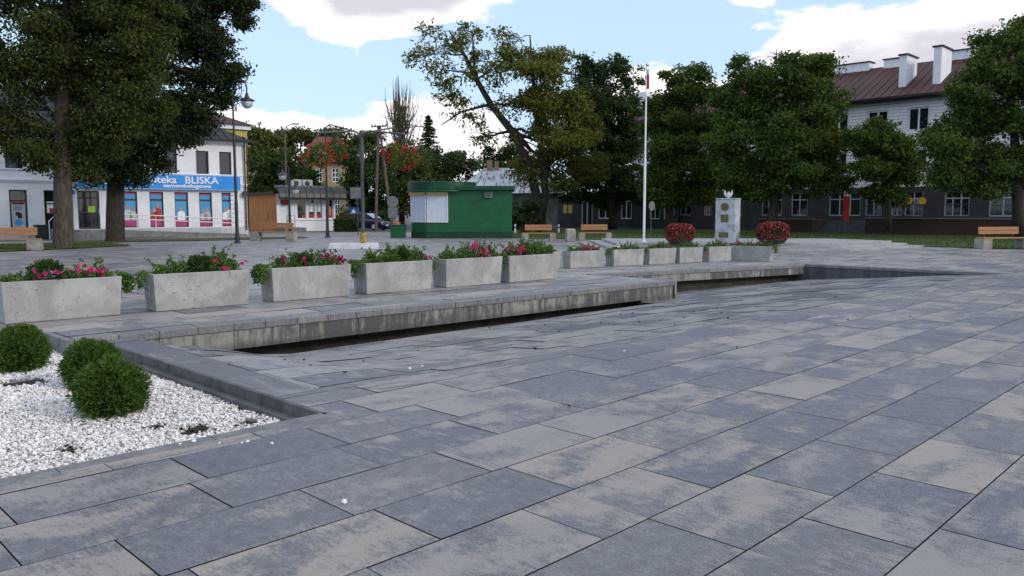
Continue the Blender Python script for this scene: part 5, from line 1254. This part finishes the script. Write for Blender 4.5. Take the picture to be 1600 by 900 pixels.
text('KIOSK', .3, (.62, -.31, kz(295)), M['yellow_pt'], ks, sx=.8) if False else None
gb = thing('storage_bin', 'low dark green container standing left of the kiosk', 'container', (gp(633.5, 369).x, 46.8, 0))
mb = MB(); mb.box((0, 0, .36), (.78, .7, .72), 0, .03, .03); mb.make('body', M['kiosk_green'], gb, .02); MB().box((0, 0, .745), (.9, .82, .05)).make('lid', M['kiosk_trim'], gb, .01)

# ------------------------------------------------------------------ benches and bin
def make_bench(label):
    t = thing('park_bench', label, 'bench', group='concrete and wood benches round the square')
    for x in (-.98, .98): MB().box((x, 0, .21), (.44, .50, .42)).make('leg', M['bench_conc'], t, .015)
    mb = MB()
    for y in (-.16, .0, .16): mb.b(-1.16, 1.16, y - .072, y + .072, .425, .47)
    mb.make('seat', M['wood'], t, .008)
    mb = MB()
    for z in (.60, .755): mb.slab_y([(-.98, z), (.98, z), (.98, z + .145), (-.98, z + .145)], .255 + (z - .5) * .12, .295 + (z - .5) * .12)
    mb.make('backrest', M['wood'], t, .006)
    mb = MB()
    for x in (-.7, .7): mb.tube([(x, .1, .45), (x, .27, .47), (x, .33, .88)], .022, 6)
    mb.make('back_bracket', M['dark_metal'], t)
    return t
q = gp(428, 376.5); b0 = make_bench('bench beside the black lamp post, in front of the orange shop'); b0.location = q; b0.rotation_euler = (0, 0, R(-8))
for px, py, rz, lab in ((8, 392, R(10), 'bench cut by the left picture edge, under the left tree'), (842, 377.5, R(4), 'bench just right of the green kiosk'), (930, 376.5, R(4), 'bench right of the concrete bin, left of the flagpole'), (1572, 389, R(12), 'bench on the lawn edge at the far right')):
    q = gp(px, py); o = dup(b0, q + Vector((0, .2, 0)), rz, lab)
    if px in (842, 930): o.scale = (.72, .8, .95)
b0.scale = (1.0, 1., 1.05)
cb = thing('litter_bin', 'square concrete litter bin between the two middle benches', 'bin', gp(891, 377.5))
mb = MB(); a = .22
mb.box((0, 0, .31), (.46, .46, .62), R(12)); mb.make('body', M['bench_conc'], cb, .02); MB().box((0, 0, .635), (.36, .36, .03), R(12)).make('liner', M['silver'], cb)

# ------------------------------------------------------------------ lamps, poles, signs
def crook_lamp(label, loc, H, side=1, rz=0., double=False):
    t = thing('street_lamp', label, 'lamp', loc, rz, 'black crook-neck street lamps')
    MB().lathe([(.17, 0), (.17, .05), (.12, .10), (.10, .5), (.085, .55), (.085, H * .25), (.07, H * .26), (.062, H * .62), (.072, H * .625), (.05, H * .64), (.04, H - .95), (.04, H - .9)], n=12).make('pole', M['dark_metal'], t, smooth=False)
    for s in ((1, -1) if double else (side,)):
        r = .34 if not double else .26; z0_ = H - .95 if not double else H * (.80 if s > 0 else .62); pts = [(0, 0, z0_)]
        for i in range(11):
            a = math.pi - math.pi * i / 10; pts.append((s * (r + r * math.cos(a)), 0, z0_ + (.45 if not double else .05) + r * math.sin(a)))
        pts.append((s * 2 * r, 0, z0_ + .12 if not double else z0_ - .05))
        MB().tube(pts, .036, 8).make('arm', M['dark_metal'], t)
        ring = [(s * (r * .62 + .24 * math.cos(q * .5236)), 0, z0_ + .28 + .3 * math.sin(q * .5236)) for q in range(13)]
        if not double: MB().tube(ring, .022, 5).make('scroll', M['dark_metal'], t)
        zt_ = z0_ + .12 if not double else z0_ - .05; c = (s * 2 * r, 0, zt_)
        MB().lathe([(.04, .08), (.07, .0), (.10, -.10), (.13, -.16), (.36, -.28), (.37, -.31), (.26, -.31)], c, 16).make('shade', M['dark_metal'], t)
        MB().lathe([(.25, -.315), (.27, -.40), (.25, -.52), (.17, -.63), (.05, -.68)], c, 16).make('globe', M['lamp_glass'], t, smooth=True)
    return t
crook_lamp('tall black lamp post in front of the white pharmacy corner', gp(371, 380), 7.95, 1)
crook_lamp('black lamp post between the orange shop and the flower stand', gp(512, 371) , 6.75, 1, R(10))
crook_lamp('black lamp post with two globes in front of the orange shop', gp(453.5, 364), 5.6, 1, R(160), True)
sl = thing('street_light', 'modern street light on a thin pole above the orange shop', 'lamp', (pt(449, 350, 74).x, 74, 0))
MB().lathe([(.12, -.05), (.10, 4), (.07, 8.9)], n=10).make('pole', M['pole_wood'], sl); MB().tube([(0, 0, 8.7), (.1, 0, 9.2), (.6, 0, 9.45)], .035, 6).make('arm', M['grey_pole'], sl); MB().box((.95, 0, 9.47), (.75, .28, .13)).make('head', M['ac_white'], sl, .04)
# utility pole pair and wires
up_ = thing('utility_pole', 'A-shaped pair of leaning wooden utility poles with crossarm', 'pole', (pt(598, 350, 62).x, 62, 0)); B = Vector(up_.location); Yp = 62.
for xa_, xb2 in ((587, 591), (613, 593)): MB().tube([Vector((pt(xa_, 350, Yp).x, Yp, -.1)) - B, Vector(V3((xa_ + xb2) / 2, 278, Yp)) - B, Vector(V3(xb2, 196, Yp)) - B], [.12, .10, .08], 8).make('post', M['pole_wood'], up_)
mb = MB()
for py, h in ((198, 12), (207, 9)): mb.tube([Vector(V3(592 - h, py, Yp - .15)) - B, Vector(V3(592 + h, py - 1, Yp - .15)) - B], .06, 6)
for dx in (-11, -6, 6, 11): mb.tube([Vector(V3(592 + dx, 198, Yp - .15)) - B, Vector(V3(592 + dx, 194, Yp - .15)) - B], .05, 6)
mb.make('crossarm', M['pole_wood'], up_)
mb = MB()
for k, (za, ex, ey) in enumerate(((200, 748, 262), (207, 752, 268), (214, 756, 250))):
    a = Vector(V3(594, za, Yp)); b_ = Vector(V3(ex, ey, 67)); pts = [a.lerp(b_, i / 10) - Vector((0, 0, 4 * .35 * (i / 10) * (1 - i / 10))) - B for i in range(11)]; mb.tube(pts, .014, 4)
tag(mb.make('overhead_cables', M['dark_metal'], None, loc=tuple(B)), 'sagging overhead cables from the wooden pole to the silver roof', 'cables')
# signs seen from behind
def sign(label, px, py, Y, H, shape, m, sz, rz=0.):
    t = thing('road_sign', label, 'sign', (pt(px, py, Y).x, Y, 0), rz); MB().cyl((0, 0, -.02), (0, 0, H), .03, 8).make('post', M['grey_pole'], t)
    for sh_, zc_, w_, h_ in shape:
        mb = MB()
        if sh_ == 'o': mb.slab_y([(w_ * math.cos(q * .3142), zc_ + w_ * math.sin(q * .3142)) for q in range(20)], -.035, -.05)
        elif sh_ == 'r': mb.b(-w_, w_, -.05, -.035, zc_ - h_, zc_ + h_)
        mb.make('plate', m, t)
        if m is M['traffic_blue']: MB().slab_y([(-w_ * .7, zc_ - h_ * .6), (w_ * .7, zc_ - h_ * .6), (0, zc_ + h_ * .7)], -.06, -.052).make('symbol', M['white_pt'], t)
    return t
sign('round traffic sign with square plate, seen from behind beside the poles', 614.5, 362, 60, 2.7, (('o', 2.25, .42, 0), ('r', 1.45, .36, .38)), M['sign_back'], 1)
sign('square traffic sign with grey back left of the flower stand pole', 559.5, 366, 52, 3.25, (('r', 2.72, .45, .36),), M['sign_back'], 1)
sign('blue pedestrian crossing sign behind the clipped hedge', 553, 352, 72, 1.95, (('r', 1.45, .52, .45),), M['traffic_blue'], 1)
sign('round traffic sign on a post right of the flagpole', 1017, 360, 47., 2.15, (('o', 1.85, .27, 0),), M['sign_back'], 1, R(40))
# four-armed flower stand with baskets
fs_ = thing('flower_stand', 'grey steel flower stand with four arms and yellow foot', 'flower stand', gp(568, 388)); B = Vector(fs_.location); Yf = B.y
zz = lambda py: V3(568, py, Yf)[2]
MB().lathe([(.0, .12), (.075, .12), (.075, zz(255)), (.10, zz(254)), (.10, zz(230)), (.085, zz(229)), (.085, zz(204))], n=12).make('pole', M['grey_pole'], fs_)
MB().lathe([(.135, .24), (.14, .27), (.14, .62), (.13, .65)], n=14).make('collar', M['yellow_pt'], fs_)
mb = MB(); mb.box((-.42, .15, .09), (2.1, 1.2, .26), R(8), -.06, -.06); mb.make('foot', M['plinth'], fs_, .03)
arms = []
for (px, py, dy) in ((495, 207.5, -1.3), (524, 197, 1.2), (615, 199.5, 1.2), (631, 209.5, -1.2)):
    e_ = Vector(V3(px, py, Yf + dy)) - B; z_ = zz(206)
    MB().tube([(0, 0, zz(222)), (e_.x * .06, e_.y * .06, z_ - .1), (e_.x * .18, e_.y * .18, z_ + .01), tuple(e_)], .035, 8).make('arm', M['grey_pole'], fs_); arms.append(e_ + B)
labs = ('hanging red flower basket on the front left arm', 'hanging red flower basket on the rear left arm', 'hanging red flower basket on the rear right arm', 'hanging red flower basket on the front right arm, lowest')
for i, (px, py, rpx) in enumerate(((500, 240, 20), (527, 232, 17), (612, 237, 15), (636, 243, 19))):
    rng = np.random.default_rng(70 + i); Yb = arms[i].y; c = Vector(V3(px - (2 if i == 3 else 0), py, Yb)); c.x = arms[i].x; s = Yb / F_PX * rpx
    t = thing('flower_basket', labs[i], 'flower basket', (c.x, c.y, c.z), 0, 'flower baskets hung on the stand')
    ht = arms[i].z - c.z; mb = MB()
    for k in range(3): a = k * 2.094; mb.tube([(0, 0, ht - .03), (.22 * math.cos(a), .22 * math.sin(a), -.02)], .006, 4)
    mb.make('chains', M['dark_metal'], t); MB().lathe([(.12, -.22), (.22, -.1), (.26, .0)], n=14).make('bowl', M['plastic_gr'], t)
    n = 900; d = unit(rng, n); rr = rng.uniform(.5, 1, n)[:, None] ** .5 * (1 + .25 * np.sin(d[:, :1] * 4 + i))
    leaves('foliage', d * rr * np.array([s * 1.1, s * 1.0, s * .85]) - np.array([0, 0, .05]), d + rng.normal(size=(n, 3)) * .6 + np.array([0, 0, -.5]), .13, .07, rng, L['plant'], t)
    n = 230; d = unit(rng, n); d = d[(d[:, 0] * (1 if i in (0, 3) else -1) * .4 + d[:, 2] * .2 + rng.normal(size=n) * .45) > -.25]; n = len(d)
    leaves('blossoms', d * (.92 + rng.uniform(0, .28, (n, 1))) * np.array([s * 1.12, s, s * .9]) - np.array([0, 0, .08]), d + rng.normal(size=(n, 3)) * .8, .12, .10, rng, L['redfl'], t)
# white marker posts in the grass
for px, lab in ((805, 'short white marker post at the right end of the kiosk'), (873, 'short white marker post between the two middle benches, in the grass')):
    q = gp(px, 361); t = thing('marker_post', lab, 'post', (pt(px, 350, 56).x, 56, .03), 0, 'white marker posts'); MB().lathe([(.06, 0), (.06, .55), (.05, .6)], n=8).make('post', M['white_pole'], t); MB().lathe([(.063, .35), (.063, .45)], n=8).make('band', M['dark_metal'], t)
# hedge and bushes by the shop
def bush(name, lab, px, py, Y, rx, rz_, n, lm, seed, cat='bush'):
    rng = np.random.default_rng(seed); p = pt(px, py, Y); t = thing(name, lab, cat, (p.x, Y, -.02))
    C, A_, cl, _ = crown(rng, [(0, 0, rz_, rx, rx * .8, rz_), (-rx * .5, 0, rz_ * .8, rx * .6, rx * .6, rz_ * .8), (rx * .5, 0, rz_ * .85, rx * .6, rx * .6, rz_ * .9)], n, .16)
    C[:, 2] = np.maximum(C[:, 2], .05); leaves('foliage', C, A_, .2, .11, rng, lm, t, cl); MB().tube([(0, 0, -.05), (0, 0, rz_)], [.06, .03], 6).make('stem', M['bark_dk'], t)
rng = np.random.default_rng(3); t = thing('clipped_hedge', 'clipped dark hedge block right of the orange shop', 'hedge', (pt(541, 355, 62).x, 62, -.02))
n = 5000; C = rng.uniform(-1, 1, (n, 3)); k = rng.integers(0, 3, n); C[np.arange(n), k] = np.where(rng.uniform(0, 1, n) < .5, 1, np.sign(C[np.arange(n), k])) * rng.uniform(.85, 1.03, n)
C = C * np.array([.85, .6, .46]) + np.array([0, 0, .5]); leaves('foliage', C, rng.normal(size=(n, 3)) + np.array([0, 0, .3]), .14, .08, rng, L['maple_dk'], t); MB().box((0, 0, .45), (1.4, .95, .8)).make('branches', M['bark_dk'], t)
bush('shrub', 'small reddish dark shrub standing behind the clipped hedge', 537, 350, 68, .8, .95, 1500, L['chest'], 4)
bush('shrub', 'dark shrub at the right end of the green kiosk under the chestnut', 818, 352, 58, 1.3, 1.5, 4200, L['dark'], 5)
bush('shrub', 'low dark shrub by the road sign post', 590, 352, 72, 1.6, .8, 2500, L['maple_dk'], 6)
pot = thing('flower_tub', 'terracotta tub beside the slanted pole', 'tub', (pt(619, 358, 60).x, 60, 0)); MB().lathe([(.22, 0), (.30, .62), (.33, .64), (.33, .72), (.28, .72)], n=14).make('tub', M['orange'], pot)

# ------------------------------------------------------------------ dark blue car
cy_ = 66.; cr = thing('parked_car', 'dark blue parked car partly hidden by the hedge', 'car', (pt(571, 355, cy_).x, cy_, 0), R(-20))
def loft(sec):
    """sections across the car: (x, [(y, z) ...]) same count each"""
    mb = MB(); k = len(sec[0][1]); vs = []
    for x, pr in sec: vs += [(x, y, z) for y, z in pr]
    fs = [(i * k + j, i * k + (j + 1) % k, (i + 1) * k + (j + 1) % k, (i + 1) * k + j) for i in range(len(sec) - 1) for j in range(k)]
    fs += [tuple(range(k - 1, -1, -1)), tuple(range((len(sec) - 1) * k, len(sec) * k))]
    return mb.add(vs, fs)
def ring(w_, z0_, z1_, t_=.1): return [(-w_ + t_, z0_), (w_ - t_, z0_), (w_, z0_ + t_ * 1.5), (w_, z1_ - t_ * 1.2), (w_ - t_ * 1.2, z1_), (-w_ + t_ * 1.2, z1_), (-w_, z1_ - t_ * 1.2), (-w_, z0_ + t_ * 1.5)]
loft([(-2.0, ring(.68, .38, .78)), (-1.9, ring(.80, .25, .92)), (-1.0, ring(.84, .2, .95)), (.6, ring(.84, .2, .95)), (1.5, ring(.82, .22, .84)), (1.9, ring(.74, .26, .72)), (2.02, ring(.6, .34, .6))]).make('body', M['car_blue'], cr, .02, True)
loft([(-1.75, ring(.70, .9, .98, .03)), (-1.25, ring(.62, .9, 1.38, .06)), (-.2, ring(.62, .9, 1.46, .08)), (.35, ring(.62, .9, 1.40, .06)), (1.15, ring(.70, .86, .93, .02))]).make('cabin', M['car_blue'], cr, .01, True)
g_ = MB(); g_.quad((.42, -.56, 1.34), (1.10, -.64, .96), (1.10, .64, .96), (.42, .56, 1.34)); ws = g_.make('windscreen', M['lamp_glass'], cr); ws.location = (.03, 0, .03)
g_ = MB(); g_.slab_y([(-1.3, .97), (-.25, .97), (-.25, 1.34), (-1.08, 1.32)], -.715, -.70); g_.slab_y([(-.18, .97), (.85, .97), (.3, 1.33), (-.18, 1.35)], -.715, -.70); g_.make('side_window', M['glass'], cr)
for x in (-1.25, 1.25):
    for y in (-.74, .74):
        w_ = MB().tube([(x, y - .1, .31), (x, y + .1, .31)], .31, 20).make('wheel', M['tyre'], cr); MB().tube([(x, y - .115, .31), (x, y + .115, .31)], .18, 12).make('rim', M['silver'], w_)
for y in (-.55, .55): MB().box((1.93, y, .62), (.1, .26, .12)).make('headlight', M['lamp_glass'], cr, .02)
MB().box((2.03, 0, .42), (.03, .5, .11)).make('number_plate', M['white_pt'], cr)

# ------------------------------------------------------------------ flagpole, monument, begonia balls
fp = thing('flagpole', 'tall white flagpole with limp red and white flag at its top', 'flagpole', gp(1006, 378, TZ)); Yq = fp.location.y; Hq = V3(1005, 104, Yq)[2] - TZ
MB().lathe([(.11, 0), (.11, .03), (.05, .05), (.05, Hq * .48), (.04, Hq * .485), (.034, Hq * .8), (.024, Hq)], n=12).make('pole', M['white_pole'], fp)
mb = MB(); mb.lathe([(.0, Hq), (.05, Hq + .04), (.05, Hq + .1), (.0, Hq + .14)], n=10); mb.tube([(0, 0, Hq + .1), (-.08, 0, Hq + .24)], .012, 5); mb.tube([(0, 0, Hq * .835), (.16, 0, Hq * .835)], .015, 5); mb.make('finial', M['silver'], fp)
for nm, za, zb_, m in (('white_half', .955, .985, M['white_cloth']), ('red_half', .875, .955, M['red'])):
    mb = MB(); K = 6; pts = []
    for i in range(K + 1): a = i * 1.1; pts.append((.03 + .05 * abs(math.sin(a)) + .012 * i, .05 * math.cos(a)))
    for i in range(K): mb.add([(pts[i][0], pts[i][1], Hq * za), (pts[i + 1][0], pts[i + 1][1], Hq * za), (pts[i + 1][0] * .9, pts[i + 1][1], Hq * zb_), (pts[i][0] * .9, pts[i][1], Hq * zb_)], [(0, 1, 2, 3)])
    o = mb.make(nm, m, fp); md = o.modifiers.new('thick', 'SOLIDIFY'); md.thickness = .008
q = gp(1137, 380, TZ); mn = thing('monument', 'square grey marble memorial pillar with brass plaques', 'monument', (q.x + .1, q.y + .45, TZ), R(-30))
Hm = V3(1137, 310, q.y)[2] - TZ; wm_ = .395
MB().box((0, 0, Hm / 2 - .02), (wm_ * 2, wm_ * 2, Hm - .04)).make('pillar', M['marble'], mn, .012); MB().box((0, 0, Hm - .012), (wm_ * 2 + .03, wm_ * 2 + .03, .045)).make('cap', M['marble'], mn, .008)
mb = MB(); mb.slab_y([(-.02 + .165 * math.cos(k * .2618), Hm - .33 + .165 * math.sin(k * .2618)) for k in range(24)], -wm_ - .03, -wm_ - .002); md_ = mb.make('medallion', M['brass'], mn, .008)
MB().slab_y([(-.02 + .11 * math.cos(k * .2618), Hm - .33 + .11 * math.sin(k * .2618)) for k in range(24)], -wm_ - .04, -wm_ - .031).make('relief', M['bronze'], md_, .006)
for z, w2, h2, x in ((Hm - .78, .15, .15, -.02), (Hm - 1.44, .19, .10, -.05)):
    p_ = MB().b(x - w2, x + w2, -wm_ - .025, -wm_ - .002, z - h2, z + h2).make('plaque', M['bronze'], mn, .006); m2 = MB()
    for k in range(4): m2.b(x - w2 * .75, x + w2 * .75, -wm_ - .031, -wm_ - .026, z + h2 * (.6 - .4 * k) - .012, z + h2 * (.6 - .4 * k) + .012)
    m2.make('engraving', M['brass'], p_)
mb = MB()
for k in range(6): mb.slab_y([(.22 - .05 * k, Hm - .12 - .02 * (k % 2)), (.24 - .05 * k, Hm - .12), (.235 - .05 * k, Hm - .08)], -wm_ - .015, -wm_ - .002)
eg = thing('eagle_statue', 'small white metal eagle with raised wings on the monument', 'statue', (mn.location.x, mn.location.y, TZ + Hm + .01), R(-8))
mb = MB(); mb.tube([(0, .02, 0), (0, 0, .06), (0, -.02, .14), (0, -.02, .20), (0, -.035, .24), (0, -.04, .27)], [.05, .06, .07, .05, .033, .012], 10); mb.tube([(0, -.05, .245), (.03, -.09, .24)], [.016, .004], 6); mb.slab_y([(-.05, .07), (.05, .07), (.08, -.01), (-.08, -.01)], .03, .05)
mb.make('body', M['silver'], eg, smooth=True)
for s in (-1, 1): MB().slab_y([(s * .04, .19), (s * .10, .24), (s * .13, .33), (s * .17, .30), (s * .175, .20), (s * .15, .12), (s * .11, .06), (s * .05, .07)][::s], -.012, .02).make('wing', M['silver'], eg, .004)
for px, lab, sc, sd_ in ((1066, 'round ball of red begonias left of the marble monument', 1.0, 1), (1213, 'larger squarish ball of red begonias right of the monument', 1.08, 2)):
    q = gp(px, 381, TZ); rng = np.random.default_rng(90 + sd_); t = thing('begonia_ball', lab, 'flowers', (q.x, q.y + .5, TZ), 0, 'begonia balls beside the monument'); s = .51 * sc
    MB().lathe([(.42 * sc, 0), (.5 * sc, .15), (.45 * sc, .3)], n=14).make('bowl', M['plastic_gr'], t)
    n = 3200; d = unit(rng, n); e4 = np.sign(d) * np.abs(d) ** .72
    leaves('foliage', e4 * s * rng.uniform(.75, 1, (n, 1)) * np.array([1.08, 1.08, .74]) + np.array([0, 0, s * .80]), d + rng.normal(size=(n, 3)) * .6, .08, .055, rng, L['maple_dk'], t)
    n = 1000; d = unit(rng, n); e4 = np.sign(d) * np.abs(d) ** .72; P = e4 * s * rng.uniform(.98, 1.05, (n, 1)) * np.array([1.08, 1.08, .74]) + np.array([0, 0, s * .80]); P = P[P[:, 2] > .05]
    link('blossoms', blossom_mesh(P, (P - np.array([0, 0, s * .8])) + rng.normal(size=P.shape) * .15, rng.uniform(.022, .036, len(P)), rng), L['redpink'], t)

# ------------------------------------------------------------------ litter on the basin floor and in the gravel
rng = np.random.default_rng(17); C = []
for _ in range(55):
    u = rng.uniform(4.4, 16); v = rng.uniform(vc(u) + .2, 9.4) if rng.uniform() < .85 else rng.uniform(3, vc(u)); z = zB(u, v) if v > vc(u) else zN(u); p = W(u, v, z + .012); C.append(p[:])
for cu, cv in ((2.72, 6.25), (2.62, 6.2), (2.5, 6.55), (3.1, 6.1), (1.78, 6.35), (3.25, 5.8), (2.3, 7.2)):
    for _ in range(9): p = W(cu + rng.normal() * .07, cv + rng.normal() * .07, GZ + .012); C.append(p[:])
C = np.array(C); o = leaves('leaf_litter', C, rng.normal(size=C.shape) * np.array([1, 1, .2]), .045, .028, rng, M['litter']); tag(o, 'scattered dry dead leaves on the paving and gravel', 'leaf litter', kind='stuff')
